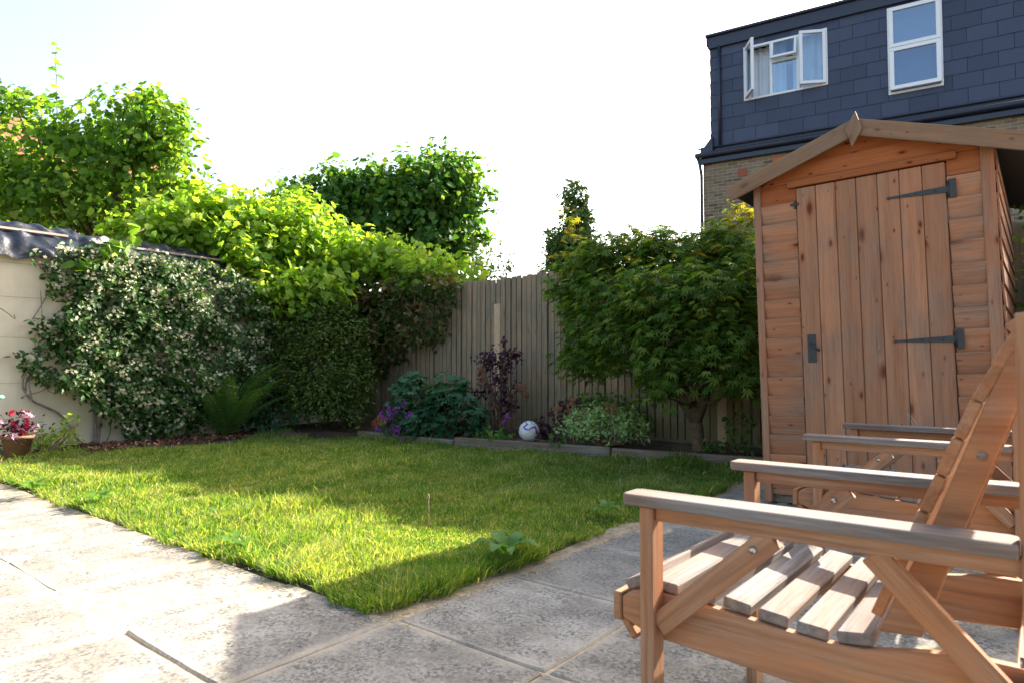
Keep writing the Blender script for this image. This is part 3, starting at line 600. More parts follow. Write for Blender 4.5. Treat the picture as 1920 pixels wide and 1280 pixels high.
def px_path(pts, X, r0, r1, sides=6, base=jb):
    q = [Vector(at_x(a, b, X)) - Vector(base) for a, b in pts]; n = len(q); out = []
    for i in range(n - 1):
        for k in range(4):
            t = k / 4; a = q[max(i - 1, 0)]; b_ = q[i]; c = q[i + 1]; d = q[min(i + 2, n - 1)]
            out.append(.5 * ((2 * b_) + (c - a) * t + (2 * a - 5 * b_ + 4 * c - d) * t * t + (3 * b_ - a - 3 * c + d) * t ** 3))
    out.append(q[-1]); m_ = len(out); mb.tube(out, [r0 + (r1 - r0) * i / (m_ - 1) for i in range(m_)], sides)
px_path([(180, 832), (178, 790), (175, 760), (180, 720), (200, 660), (230, 600)], WX + .06, .022, .01)
px_path([(184, 832), (188, 790), (190, 750), (215, 690)], WX + .07, .016, .008)
px_path([(178, 834), (150, 828), (132, 800), (110, 775), (85, 762), (60, 750), (44, 728), (45, 705), (60, 685)], WX + .06, .017, .009)
px_path([(60, 752), (57, 735), (55, 715), (70, 690)], WX + .08, .011, .006); px_path([(44, 745), (40, 744), (60, 738), (82, 730), (90, 712)], WX + .07, .008, .004)
px_path([(48, 735), (50, 712), (62, 695)], WX + .05, .009, .005); px_path([(186, 832), (200, 825), (207, 805), (205, 790)], WX + .09, .010, .006)
px_path([(82, 722), (95, 735), (103, 734), (118, 722)], WX + .05, .004, .003); px_path([(60, 600), (85, 560), (95, 530), (75, 490)], WX + .05, .006, .004); px_path([(0, 578), (15, 588), (28, 598), (26, 590)], WX + .07, .006, .003)
px_path([(60, 480), (90, 520), (125, 560), (170, 600)], WX + .05, .007, .004); px_path([(76, 545), (78, 600), (64, 640), (80, 665)], WX + .05, .004, .003)
mb.build('stem', M_greystem, jroot)
# a few vine leaves over the sheeting
mb = MB(); P, N, T, S = [], [], [], []
vr = empty('trailing_vine_shoot', tuple(at_x(215, 440, WX)), 'bright green vine shoot trailing down over the black plastic sheeting', 'vine shoot'); vb = A3(vr.location)
path = [(270, 430), (240, 445), (218, 455), (205, 470), (190, 480), (170, 492), (150, 500)]
pts = [at_x(a, b_, WX + .22) - Vector(vb) for a, b_ in path]; mb.tube(pts, .005, 5); mb.build('stem', M_twig, vr)
for a, b_ in path * 4:
    P.append(A3(at_x(a + random.uniform(-14, 14), b_ + random.uniform(-10, 10), WX + .24)) - vb); N.append((.6, -.3, .6) + rng.normal(size=3) * .4); T.append((.2, 0, -.8) + rng.normal(size=3) * .5); S.append(random.uniform(.09, .17))
leaves('leaf', P, N, T, S, T_vine, L_vine, vr)

# Japanese maple
mroot = empty('japanese_maple', tuple(at_y(1312, 850, 6.25).xy) + (.08,), 'spreading Japanese maple with feathery leaves in front of the fence beside the shed', 'tree'); mbv = A3(mroot.location)
ML = []
for (x_, y_, rx, ry, yy) in ((1085, 545, 52, 28, 5.9), (1110, 500, 50, 30, 6.0), (1160, 475, 60, 30, 6.0), (1240, 470, 70, 26, 6.0), (1310, 480, 60, 28, 6.0), (1375, 455, 50, 34, 6.1), (1400, 520, 60, 60, 5.9),
                             (1150, 560, 80, 40, 5.7), (1250, 550, 90, 45, 5.5), (1340, 560, 80, 50, 5.5), (1110, 620, 50, 30, 5.75), (1180, 625, 75, 34, 5.5), (1280, 630, 85, 40, 5.35), (1370, 630, 60, 50, 5.5),
                             (1095, 682, 38, 12, 5.7), (1165, 672, 46, 14, 5.55), (1270, 688, 60, 26, 5.35), (1350, 690, 60, 28, 5.4), (1245, 728, 34, 12, 5.35), (1385, 715, 36, 18, 5.5), (1400, 590, 50, 90, 6.1), (1080, 585, 22, 12, 5.8), (1095, 660, 30, 12, 5.7)):
    p = at_y(x_, y_, yy); d = (p - CO).dot(CF); ML.append((A3(p), rx * d / FPX, .26, ry * d / FPX))
P, N, T, c, out = scatter(ML, 9600, 6, .15, .45, .22, .3, .7, 1.0, .38)
leaves('crown', P - mbv, N, T, .08 * rng.uniform(.6, 1.25, len(P)), T_maple, L_maple, mroot)
P2 = []
for (x_, y_, yy) in ((1395, 400, 5.95), (1388, 385, 6.0), (1400, 420, 5.9), (1378, 392, 6.0), (1408, 405, 5.9), (1370, 415, 6.0), (1380, 440, 5.9), (1075, 440, 5.9), (1090, 455, 5.9), (1065, 425, 5.95), (1060, 400, 5.95), (1115, 480, 5.9), (1190, 455, 5.8), (1180, 520, 5.5), (1290, 505, 5.5), (1300, 470, 5.7), (1240, 455, 5.8), (1330, 455, 5.8), (1160, 440, 5.9), (1350, 470, 5.7), (1045, 478, 5.9), (1105, 495, 5.8), (1185, 480, 5.6), (1220, 450, 5.8)):
    P2 = np.array([A3(at_y(x_ + random.gauss(0, 12), y_ + random.gauss(0, 7), yy)) for k in range(9 if x_ > 1360 or x_ < 1100 else 5)]); leaves('young_leaf', P2 - mbv, np.array((0, 0, 1)) + rng.normal(size=P2.shape) * .45, rng.normal(size=P2.shape) * .7 + np.array((0, 0, -.3)), .085 * rng.uniform(.6, 1.1, len(P2)), T_maple, L_mtop, mroot)
mb = MB(); t0 = Vector((0, 0, 0)); limb(mb, (0, 0, -.1), (-.03, 0, .28), .075, .06, .02)
for tgt in ((1255, 745), (1365, 735), (1300, 700), (1200, 640), (1330, 600), (1120, 600), (1250, 520), (1380, 500), (1130, 520), (1300, 500), (1160, 690), (1390, 420), (1065, 430)):
    e = at_y(*tgt, 5.8) - Vector(mbv); mid = Vector((e.x * .4, e.y * .3, .28 + (e.z - .28) * .6)); pts = [Vector((-.03, 0, .26)), Vector((e.x * .15, e.y * .1, .5)), mid, e.lerp(mid, .4), e]
    mb.tube(pts, [.045, .036, .024, .014, .004], 7)
for k in range(120):
    i = random.randrange(len(c)); p = Vector(c[i]) - Vector(mbv); o = Vector(out[i]); limb(mb, p - o * .4, p, .006, .002, .05, 3, 4)
mb.build('trunk', M_bark, mroot)

# fern
froot = empty('fern', (*at_z(422, 818, .03).xy, .03), 'large arching green fern at the foot of the flowering climber', 'fern')
def frond(L, az, up, parent, mat, wd=.135, leafw=1.0):
    P, N, T, S = [], [], [], []; pts = []; n = 30; p = Vector((0, 0, 0)); h = Vector((math.cos(az), math.sin(az), 0))
    for i in range(n + 1):
        t = i / n; a = up - t * t * (up * .75 + .15); pts.append(p.copy()); p = p + (h * math.cos(a) + Vector((0, 0, math.sin(a)))) * (L / n)
    side = Vector((-h.y, h.x, 0))
    for i in range(3, int(n * 1.5)):
        t = i / (n * 1.5); k = min(int(t * n), n - 1); q = pts[k].lerp(pts[k + 1], t * n - k); tan = (pts[k + 1] - pts[k]).normalized(); nm = side.cross(tan) * -1
        ln = L * wd * math.sin(math.pi * min(1, t ** .7)) ** .8 + .01
        for s_ in (-1, 1): P.append(q); N.append(nm + side * s_ * .25); T.append(side * s_ + tan * .45); S.append(ln)
    V0, F0 = tri_fan([(0, 0, 0), (.06 * leafw, .15, .01), (.05 * leafw, .5, 0), (0, 1, -.18), (-.05 * leafw, .5, 0), (-.06 * leafw, .15, .01)], (0, .45, .01))
    me = leaves('frond', [A3(x) for x in P], [A3(x) for x in N], [A3(x) for x in T], S, (V0, F0), mat, parent)
    m2 = MB(); m2.tube(pts, [.006 * (1 - .8 * i / n) for i in range(n + 1)], 4); st = m2.build('frond_stem', mat, me)
    return me
for k in range(30):
    az = k * 2.399 + random.uniform(-.2, .2); frond(random.uniform(.95, 1.35), az, R(random.uniform(60, 84)) if k % 3 else R(random.uniform(42, 60)), froot, L_fern)

def plant(name, label, cat, base, lobes, n, tmpl, size, mat, stem=M_twig, per=5, clump=.07, ns=14, part='foliage', group=None, **kw):
    root = empty(name, base, label, cat, 0, group); b = A3(base); P, N, T, c, out = scatter(lobes, n, per, clump, **kw)
    leaves(part, P - b, N, T, size * rng.uniform(.6, 1.15, len(P)), tmpl, mat, root); mb = MB()
    for k in range(ns):
        i = random.randrange(len(c)); limb(mb, (random.uniform(-.03, .03), random.uniform(-.03, .03), -.02), Vector(c[i]) - Vector(b), .006, .003, .04, 4, 5)
    mb.build('stem', stem, root); return root
def blobs(lst, Y):
    r = []
    for (x_, y_, rx, ry) in lst:
        p = at_y(x_, y_, Y); d = (p - CO).dot(CF); r.append((A3(p), rx * d / FPX, min(rx * d / FPX, .3), ry * d / FPX))
    return r
gb = at_y(825, 815, 5.6)
plant('hardy_geranium', 'large clump of deeply cut dark green leaves left of the purple leaved shrub', 'plant', (gb.x, gb.y, .06), blobs([(820, 780, 70, 36), (780, 755, 45, 30), (850, 745, 48, 34), (770, 722, 34, 16), (880, 780, 34, 32), (805, 800, 52, 22), (840, 725, 30, 16)], 5.65), 900, T_geran, .085, L_ger, per=3, clump=.1, ns=30, upn=1.0, inner=.4, droop=.2, spread=.35)
# purple flowering plant at its left foot
pb = at_y(738, 800, 5.45); r_ = plant('purple_flowers', 'low plant with magenta purple flowers spilling over the edging beside the terracotta pot', 'flowering plant', (pb.x, pb.y, .05), blobs([(735, 795, 22, 24), (760, 808, 20, 16), (750, 780, 18, 20)], 5.42), 420, T_ell, .05, L_ger, per=4, clump=.05, ns=10)
def petals(root, pix, Y, mat, n, size, sp=6, name='flower_head'):
    b = A3(root.location)
    for (x_, y_) in pix:
        c_ = A3(at_y(x_, y_, Y + random.uniform(-.05, .03))) - b; P = c_ + rng.normal(size=(n, 3)) * sp * .0055
        leaves(name, P, np.array((.2, -.8, .5)) + rng.normal(size=P.shape) * .5, rng.normal(size=P.shape), size * rng.uniform(.7, 1.2, len(P)), T_flower, mat, root)
petals(r_, [(735, 770), (728, 782), (718, 776), (745, 800), (740, 812), (754, 820), (712, 805), (758, 757), (768, 778), (733, 765)], 5.3, M_purple, 9, .02)
# purple leaved shrub
sb = at_y(930, 810, 6.1); r_ = plant('purple_leaved_shrub', 'slender upright shrub with dark purple leaves against the fence', 'shrub', (sb.x, sb.y, .08), blobs([(943, 645, 12, 12), (925, 665, 30, 12), (958, 668, 22, 14), (910, 672, 16, 9), (940, 690, 26, 14), (930, 715, 26, 9), (945, 735, 22, 12), (905, 735, 12, 9), (955, 755, 18, 14), (925, 765, 14, 10)], 6.1), 620, T_ell, .062, L_purp, per=5, clump=.06, ns=26, inner=.2)
petals(r_, [(945, 788), (952, 780)], 5.9, M_purple, 5, .02, 3)
# dry red-brown perennials
db = at_y(965, 805, 6.2); r_ = plant('dried_perennial', 'sparse stems with orange brown dried flower heads beside the football', 'plant', (db.x, db.y, .08), blobs([(962, 760, 8, 5), (975, 728, 9, 5), (990, 735, 8, 5), (905, 705, 6, 10), (898, 695, 5, 5), (952, 745, 6, 5)], 6.2), 160, T_flower, .028, L_dry, per=8, clump=.05, ns=24)
# second dark low shrubs
rb = at_y(1035, 800, 6.0); plant('cutleaf_maple_seedling', 'low dark red weeping leaves right of the football', 'plant', (rb.x, rb.y, .08), blobs([(1012, 806, 14, 9), (1035, 795, 24, 14), (1050, 775, 18, 10), (1020, 808, 14, 8), (1075, 760, 20, 8)], 6.05), 260, T_maple, .05, L_purp, per=4, clump=.06, ns=12)
bb = at_y(1130, 790, 6.35); plant('dark_foliage_shrub', 'dim green bushy shrub against the fence behind the stonecrop clump', 'shrub', (bb.x, bb.y, .08), blobs([(1110, 755, 40, 18), (1150, 770, 50, 22), (1195, 780, 30, 24), (1075, 770, 24, 16)], 6.4), 600, T_ell, .055, L_dark, per=5, clump=.08, ns=14)
cb = at_y(1130, 830, 5.85); r_ = plant('stonecrop', 'pale green stonecrop clump with rusty dried heads behind the timber edging', 'plant', (cb.x, cb.y, .09), blobs([(1125, 798, 66, 28), (1085, 790, 36, 24), (1180, 800, 36, 28), (1130, 775, 40, 14)], 5.9), 1500, T_ell, .052, L_sed, per=6, clump=.06, ns=20, upn=.9, droop=-.4)
petals(r_, [(1072, 757), (1068, 752), (1146, 762), (1148, 768), (1043, 768), (1100, 772)], 5.8, L_dry, 14, .022, 6, 'seed_head')
mb = MB()
for (a, b_, c_, d_) in ((1072, 757, 1076, 830), (1146, 764, 1152, 828), (1040, 770, 1062, 828), (1100, 772, 1100, 825), (1110, 790, 1070, 815), (1160, 800, 1140, 830)):
    p = at_y(a, b_, 5.72) - r_.location; q = at_y(c_, d_, 5.72) - r_.location; limb(mb, q, p, .005, .003, .05, 4, 5)
mb.build('dry_stem', M_batten, r_)
hb = at_y(900, 825, 5.55); plant('leafy_ground_weed', 'small lighter green weed along the edging between geranium clump and football', 'plant', (hb.x, hb.y, .08), blobs([(905, 812, 26, 7), (940, 815, 20, 6), (1045, 822, 18, 6)], 5.6), 160, T_ell, .06, L_dark, per=4, clump=.05, ns=8)
ib = at_y(1390, 840, 6.2); plant('shade_ivy', 'dark ivy at the maple foot beside the shed corner', 'ivy', (ib.x, ib.y, .08), blobs([(1385, 800, 22, 30), (1350, 838, 30, 10), (1400, 840, 20, 16)], 6.25), 240, T_ell, .055, L_dark, per=4, clump=.06, ns=8)
# shrubs at foot of wall
q = at_z(505, 805, .06); plant('blue_green_seedling', 'low blue green foliage between the fern and the evergreen shrub', 'plant', (q.x, q.y, .05), [(A3(at_d(515, 785, 8.7)), .35, .25, .14), (A3(at_d(480, 792, 8.5)), .2, .2, .1)], 420, T_ell, .055, L_ger, per=5, clump=.07, ns=10)
# dry grass tuft
tb = at_z(672, 800, .07)
def tuft(root, n, L, wd, mat, spread=.6, name='blade'):
    V = []; F = []
    for k in range(n):
        a = random.uniform(0, 6.28); l = L * random.uniform(.5, 1); s = random.uniform(.05, spread); h = Vector((math.cos(a), math.sin(a), 0)); si = Vector((-h.y, h.x, 0)) * wd; b0_ = len(V)
        for i in range(5):
            t = i / 4; p = h * (.03 + l * s * t ** 1.6) + Vector((0, 0, l * (t - .45 * s * t * t))); V += [p + si * (1 - t * .95), p - si * (1 - t * .95)]
        F += [(b0_ + 2 * i, b0_ + 2 * i + 1, b0_ + 2 * i + 3, b0_ + 2 * i + 2) for i in range(4)]
    return np_mesh(name, [tuple(v) for v in V], F, mat, root)
r_ = empty('dry_grass_tuft', tuple(tb), 'tuft of straw coloured dry grass left of the terracotta pot', 'grass tuft'); tuft(r_, 130, .34, .004, L_straw, 1.3)
# terracotta pot tipped over
mt = plain('terracotta', (.55, .19, .09), .8, .15, 12, .15)
pt = at_z(706, 797, .10); root = empty('terracotta_pot', tuple(pt), 'terracotta plant pot tipped on its side by the purple flowers', 'plant pot')
mb = MB(); M = Matrix.Translation((0, 0, .035)) @ Matrix.Rotation(R(68), 4, (FH * .9 + CR * .3).normalized()) @ Matrix.Translation((0, 0, -.06)); mb.lathe([(0, 0), (.055, 0), (.075, .12), (.068, .12), (.05, .015), (0, .015)], M); mb.build('pot', mt, root)
mb = MB(); mb.lathe([(.072, .112), (.088, .112), (.09, .155), (.08, .157), (.072, .14), (.072, .112)], M); mb.build('rim', mt, root)
# football
fb = at_y(992, 806, 5.78); rb_ = .112; 
mball = NT('football_skin'); ge = mball.n('ShaderNodeTexCoord').outputs['Object']; vo = mball.n('ShaderNodeTexVoronoi', feature='DISTANCE_TO_EDGE'); mball.l(ge, vo.inputs['Vector']); vo.inputs['Scale'].default_value = 9
wv = mball.n('ShaderNodeTexNoise'); wv.inputs['Scale'].default_value = 13; wv.inputs['Detail'].default_value = 1; wv.inputs['Distortion'].default_value = 1.2; mball.l(ge, wv.inputs['Vector'])
col = mball.ramp(wv.outputs['Fac'], [(0, (.6, .59, .56)), (.565, (.6, .59, .56)), (.575, (.05, .1, .45)), (.63, (.05, .1, .45)), (.64, (.35, .04, .12))])
col = mball.mix(mball.ramp(vo.outputs['Distance'], [(0, .6), (.03, 0)]), col, (.1, .1, .1)); mball.set(col, .4, None, .4)
bm = bmesh.new(); bmesh.ops.create_icosphere(bm, subdivisions=4, radius=rb_); me = bpy.data.meshes.new('football'); bm.to_mesh(me); bm.free(); me.polygons.foreach_set('use_smooth', [True] * len(me.polygons))
o = link('football', me, mball.m); o.location = (fb.x, fb.y, .10 + rb_ - .01); tag(o, 'white football with blue and dark red swirls on the flower bed', 'ball')

# bark chips
n = 1500; yy = rng.uniform(2.6, 5.5, n); xx = WX + .05 + rng.random(n) ** 1.2 * .75; P = np.stack([xx, yy, np.full(n, .035) + rng.random(n) * .02], 1)
Vq = np.array([(-.5, -.2, 0), (.5, -.15, .05), (.4, .2, 0), (-.5, .2, .04)]); 
N = unit(np.array((0, 0, 1)) + rng.normal(size=(n, 3)) * .4)
mch = NT('bark_chip'); mch.set(mch.ramp(mch.geo('Random Per Island'), [(0, (.07, .035, .022)), (.6, (.17, .07, .04)), (1, (.32, .19, .12))]), .8, None, .15)
o = leaves('bark_chips', P, N, rng.normal(size=(n, 3)), rng.uniform(.025, .065, n), (np.array([(-.5, -.2, 0), (.5, -.15, .05), (.4, .2, 0), (-.5, .2, .04)]), np.array([(0, 1, 2), (0, 2, 3)])), mch.m)
tag(o, 'reddish brown bark chippings along the foot of the cream wall', 'bark chips', kind='stuff')

# left foreground bed plants
q = at_z(32, 862, .0); root = empty('flower_pot', (q.x, q.y, 0.01), 'brown pot of dark red and pink white flowers at the left by the wall', 'flower pot')
mb = MB(); mb.lathe([(0, 0), (.09, 0), (.13, .2), (.14, .2), (.14, .23), (.12, .23), (.11, .19), (0, .18)], I4); mb.build('pot', plain('brown_pot', (.25, .14, .08), .8, .2, 12), root)
P = rng.normal(size=(260, 3)) * (.1, .1, .07) + (0, 0, .27); leaves('foliage', P, rng.normal(size=P.shape) + (0, 0, .8), rng.normal(size=P.shape), .05 * rng.uniform(.6, 1.1, len(P)), T_ell, L_purp, root)
for nm_, k_, m_ in (('red_flower', 13, M_red), ('pink_flower', 7, M_pale)):
    for q_ in range(k_):
        c_ = rng.normal(size=3) * (.09, .09, .07) + (0, 0, .31); P = c_ + rng.normal(size=(8, 3)) * .012
        leaves(nm_, P, rng.normal(size=P.shape) * .5 + (.3, -.6, .4), rng.normal(size=P.shape), .026 * rng.uniform(.7, 1.2, len(P)), T_flower, m_, root)
q = at_z(85, 855, .0); d = 6.9
plant('sprawling_weed', 'light green sprawling weed with long arching tips between the flower pot and climber stem', 'plant', (q.x, q.y, .01), [(A3(at_d(80, 830, d)), .28, .22, .12), (A3(at_d(110, 815, d)), .18, .2, .14), (A3(at_d(-5, 830, d)), .16, .2, .16), (A3(at_d(60, 845, d)), .4, .2, .06), (A3(at_d(132, 790, d)), .08, .1, .12)], 900, T_ell, .05, L_vine, per=5, clump=.08, ns=34, inner=.2)
q = at_z(95, 838, .0); plant('dark_seedling', 'small dark green bushy seedling in front of the cream wall left of the climber stem', 'plant', (q.x, q.y, .01), [(A3(at_d(92, 792, 7.6)), .07, .07, .16), (A3(at_d(118, 800, 7.6)), .1, .1, .08)], 220, T_ell, .045, L_ivy, per=4, clump=.04, ns=10)
# mint cap at left edge
q = at_d(-6, 744, 6.3); root = empty('garden_stake', (q.x, q.y, 0), 'garden stake with a mint green rounded cap at the far left edge', 'stake')
mb = MB(); mb.tube([(0, 0, 0), (0, 0, q.z)], .006, 8); mb.build('stake', M_batten, root); mb = MB(); mb.lathe([(0, -.02), (.045, -.018), (.062, 0), (.05, .016), (0, .022)], Matrix.Translation((0, 0, q.z))); mb.build('cap', plain('mint_plastic', (.2, .6, .45), .4, .05), root)

# lawn weeds
def dock(x_, y_, label, n, L, wd=.32, up=.5):
    p = at_z(x_, y_, .02); root = empty('broad_leaved_weed', (p.x, p.y, .0), label, 'weed', 0, 'broad leaved weeds in the lawn'); V, F = [], []
    for k in range(n):
        a = k * 2.4 + random.uniform(-.3, .3); l = L * random.uniform(.6, 1); h = Vector((math.cos(a), math.sin(a), 0)); si = Vector((-h.y, h.x, 0)); b0_ = len(V); u_ = up * random.uniform(.6, 1.4)
        for i in range(9):
            t = i / 8; wl = l * wd * math.sin(math.pi * max(0, (t - .12) / .88) ** .8) * .5 + .002; c = h * l * t + Vector((0, 0, .045 + l * (u_ * t * 1.5 - 1.1 * u_ * t * t) + .004 * math.sin(t * 19 + k))); V += [c + si * wl + Vector((0, 0, .15 * wl)), c, c - si * wl + Vector((0, 0, .15 * wl))]
        F += [(b0_ + 3 * i + j, b0_ + 3 * i + j + 1, b0_ + 3 * i + j + 4, b0_ + 3 * i + j + 3) for i in range(8) for j in (0, 1)]
    o = np_mesh('leaf', [tuple(v) for v in V], F, leaf_mat('weed_leaf', [(.09, .2, .03), (.13, .26, .04)], .45, rough=.4), root, True)
dock(948, 1052, 'broad leaved weed with large wavy leaves at the near right edge of the lawn', 10, .185, .42, .9)
dock(1140, 968, 'small broad leaved weed in the shaded lawn near the chair armrest', 7, .13, .4, .7)
dock(60, 925, 'cluster of bright dandelion like leaves on the sunlit lawn at the left', 16, .2, .16, .8)
dock(185, 945, 'flat green weed leaves at the sunlit lawn edge on the left', 9, .15, .25, .7)
dock(440, 1030, 'small plantain weed near the left lawn edge mid way to the corner', 6, .13, .3)
p = at_z(803, 992, .02); root = empty('seed_stalk', (p.x, p.y, 0), 'single upright pale seed stalk standing in the lawn', 'grass stalk'); mb = MB(); mb.tube([(0, 0, 0), (.002, .002, .12), (0, 0, .185)], [.0025, .002, .0018], 5); mb.build('stem', L_straw, root)
mb = MB(); mb.lathe([(0, .175), (.006, .18), (.007, .2), (0, .215)], I4, 8); mb.build('seed_head', L_straw, root)

# ================================================================== SHED
SY0 = 4.5; SLX = -1.462; SRX = -.152; RX = -.818; SDEP = 1.85
root = empty('garden_shed', (RX, SY0, 0), 'small wooden apex shed with a boarded door and black strap hinges', 'shed'); S0 = Vector((RX, SY0, 0)); root.rotation_euler.y = -.022
lx, rx = SLX - RX, SRX - RX; dl, dr = -1.190 - RX, -.378 - RX; SL = .345; EZ = 2.08 
def roofz(x): return 2.33 - abs(x) * SL
# front cladding left/right of the door
def clad(x0, x1, z0, z1, name, mat, y=0, clip=None):
    mb = MB(); z = z0
    while z < z1:
        h = .125; hh = min(h, z1 - z) ; wob = random.uniform(-.003, .003)
        xa, xb = x0, x1
        if clip:
            m_ = (2.33 - (z + hh)) / SL; xa, xb = max(x0, -m_ - .02), min(x1, m_ + .02)
            if xb - xa < .05: break
        mb.board((xa, y - .006, z + hh / 2 + wob), (xb, y - .006 + random.uniform(-.002, .002), z + hh / 2 + wob + random.uniform(-.002, .002)), hh + .014, .015, (0, -.24, 1), .003); z += h
    return mb.build(name, mat, root)
clad(lx + .045, dl - .004, .08, 1.955, 'front_cladding', M_shed_side); clad(dr + .004, rx - .045, .08, 1.955, 'front_cladding', M_shed_side)
mb = MB(); Mg = Matrix(((1, 0, 0, 0), (0, 0, 1, 0), (0, 1, 0, 0), (0, 0, 0, 1))); z = 1.965
while z < 2.34:
    z1 = min(z + .125, 2.352); xm0 = min((2.352 - z) / SL, rx - .062); xm1 = min((2.352 - z1) / SL, rx - .062); yy_ = -.014 if z > 2.05 else .004
    if z > 2.04: mb.prism([(-xm0, z), (xm0, z), (xm1, z1 - .0025), (-xm1, z1 - .0025)], Mg, yy_ + .004 * 0, yy_ + .02)
    else:
        mb.prism([(lx + .045, z), (dl - .004, z), (dl - .004, z1 - .0025), (lx + .045, z1 - .0025)], Mg, -.012, .012); mb.prism([(dr + .004, z), (rx - .062, z), (rx - .062, z1 - .0025), (dr + .004, z1 - .0025)], Mg, -.012, .012)
    z = z1
gcl = mb.build('gable_cladding', M_shed_top, root)
for (a, b_) in ((lx, lx + .045), (rx - .062, rx)):
    mb = MB(); mb.aabb(a, b_, -.03, .02, .03, 2.06 + .05, 2, .003); mb.build('corner_post', M_shed_side, root)
# side and back walls
for X, s_ in ((lx, -1), (rx, 1)):
    mb = MB(); z = .08
    while z < 2.05: mb.board((X + s_ * .008, .02, z + .0625), (X + s_ * .008, SDEP, z + .0625), .137, .012, (s_ * -.07, 0, 1), .002); z += .125
    mb.build('side_wall', M_shed_side, root)
mb = MB(); mb.aabb(lx, rx, SDEP, SDEP + .02, .05, 2.05); mb.build('back_wall', M_shed_side, root)
mb = MB(); mb.aabb(lx + .01, rx - .01, .03, SDEP - .01, .02, .07)
for X in (lx + .1, 0, rx - .1): mb.aabb(X - .03, X + .03, .0, SDEP, -.03, .02)
mb.build('floor', M_sleeper, root)
# roof
mfelt = plain('roofing_felt', (.06, .06, .06), .95, .4, 80, .1, 0, .004)
for s_ in (-1, 1):
    ex_ = .79 if s_ < 0 else .85
    mb = MB(); a = Vector((0, 0, 2.352)); b_ = Vector((s_ * (ex_ - .004), 0, 2.352 - (ex_ - .004) * SL)); c_ = (a + b_) / 2; dirv = (b_ - a).normalized()
    M = Matrix((dirv, Vector((0, 1, 0)), dirv.cross(Vector((0, 1, 0))))).transposed().to_4x4(); M.translation = c_ + Vector((0, (SDEP) / 2 + .0, 0)); mb.box(M, (b_ - a).length / 2, SDEP / 2 + .095, .009, .002); mb.build('roof', mfelt, root)
    mb = MB(); y_ = -.105; th = .018; pw = .10
    pts = [(s_ * .0, 2.385), (s_ * ex_, 2.385 - ex_ * SL), (s_ * ex_, 2.385 - ex_ * SL - pw), (0, 2.385 - pw * 1.03)]
    Mx = Matrix(((1, 0, 0, 0), (0, 0, 1, y_), (0, 1, 0, 0), (0, 0, 0, 1)))
    a2 = Vector((s_ * .0, y_ - (.001 if s_ > 0 else 0), 2.385 - pw / 2)); b2 = Vector((s_ * ex_, y_ - (.001 if s_ > 0 else 0), 2.385 - ex_ * SL - pw / 2)); mb.board(a2, b2, pw, th, (0, 0, 1), .003); mb.build('bargeboard', M_barge, root)
mb = MB(); M = frame((0, -.125, 2.315), (.35, 0, 1), (1, 0, 0))
mb.prism([(-.108, 0), (0, .045), (.108, 0), (0, -.045)], frame((0, -.127, 2.315), (0.12, 0, 1), (1, 0, -.12)), -.009, .009); mb.build('finial', M_barge, root)
mb = MB(); mb.board((dl - .05, -.028, 2.075), (dr + .055, -.028, 2.075), .045, .03, (0, 0, 1), .003); mb.build('door_header', M_shed_top, root)
# door
door = MB(); nb_ = 7; bw = (dr - dl) / nb_
for k in range(nb_): door.board((dl + bw * (k + .5), -.02, .10), (dl + bw * (k + .5), -.02 + random.uniform(-.001, .001), 2.045), bw - .0035, .014, (1, 0, 0), .0035)
do = door.build('door', M_shed, root)
mb = MB(); mb.aabb(dl, dr, -.009, .01, .1, 2.04, 2, .001); mb.build('door_backing', M_shed_side, do)
def hinge(z):
    mb = MB(); Mh = Matrix(((1, 0, 0, 0), (0, 0, 1, 0), (0, 1, 0, 0), (0, 0, 0, 1)))
    x1 = dr + .008; mb.prism([(x1, z - .019), (x1, z + .019), (x1 - .15, z + .013), (x1 - .285, z + .006), (x1 - .30, z + .010), (x1 - .31, z), (x1 - .30, z - .010), (x1 - .285, z - .006), (x1 - .15, z - .013)], Mh, -.033, -.028)
    mb.aabb(x1 + .004, x1 + .04, -.034, -.027, z - .055, z + .055, 2, .002); mb.tube([(x1 + .002, -.034, z - .045), (x1 + .002, -.034, z + .045)], .006, 8)
    for t in (.06, .16, .24): mb.tube([(x1 - t, -.033, z), (x1 - t, -.036, z)], .004, 8)
    mb.build('hinge', M_iron, do)
hinge(1.885); hinge(1.035)
mb = MB(); mb.aabb(dl + .035, dl + .085, -.033, -.027, .925, 1.10, 2, .002); lp = mb.build('lock_plate', M_iron, do)
mb = MB(); mb.tube([(dl + .06, -.033, 1.04), (dl + .06, -.07, 1.04)], .007, 8); mb.tube([(dl + .055, -.068, 1.045), (dl + .075, -.072, 1.03), (dl + .1, -.072, 1.005), (dl + .115, -.068, 1.0)], [.006, .0085, .008, .011], 8); mb.build('handle', M_iron, lp)
mb = MB(); mb.aabb(dl - .035, dl + .015, -.036, -.028, 1.935, 1.95, 0, .002); mb.aabb(dl - .016, dl - .004, -.032, -.016, 1.915, 1.965, 2, .002); mb.build('turn_button', M_iron, root)
mb = MB(); sx_ = at_y(1725, 770, SY0).x - RX; pts = []
for k in range(30):
    t = k / 29; a = -1.2 + t * 5.6; pts.append((sx_ - .02 + .03 * math.cos(a + 1.2) * (1 - .2 * t), -.03, .57 + .045 * math.sin(a)))
pts += [(sx_ + .03, -.03, .52), (sx_ + .038, -.03, .48)]
mb.tube(pts, .0014, 5); mb.build('string_loop', plain('string', (.5, .4, .3), .8, .1), do)

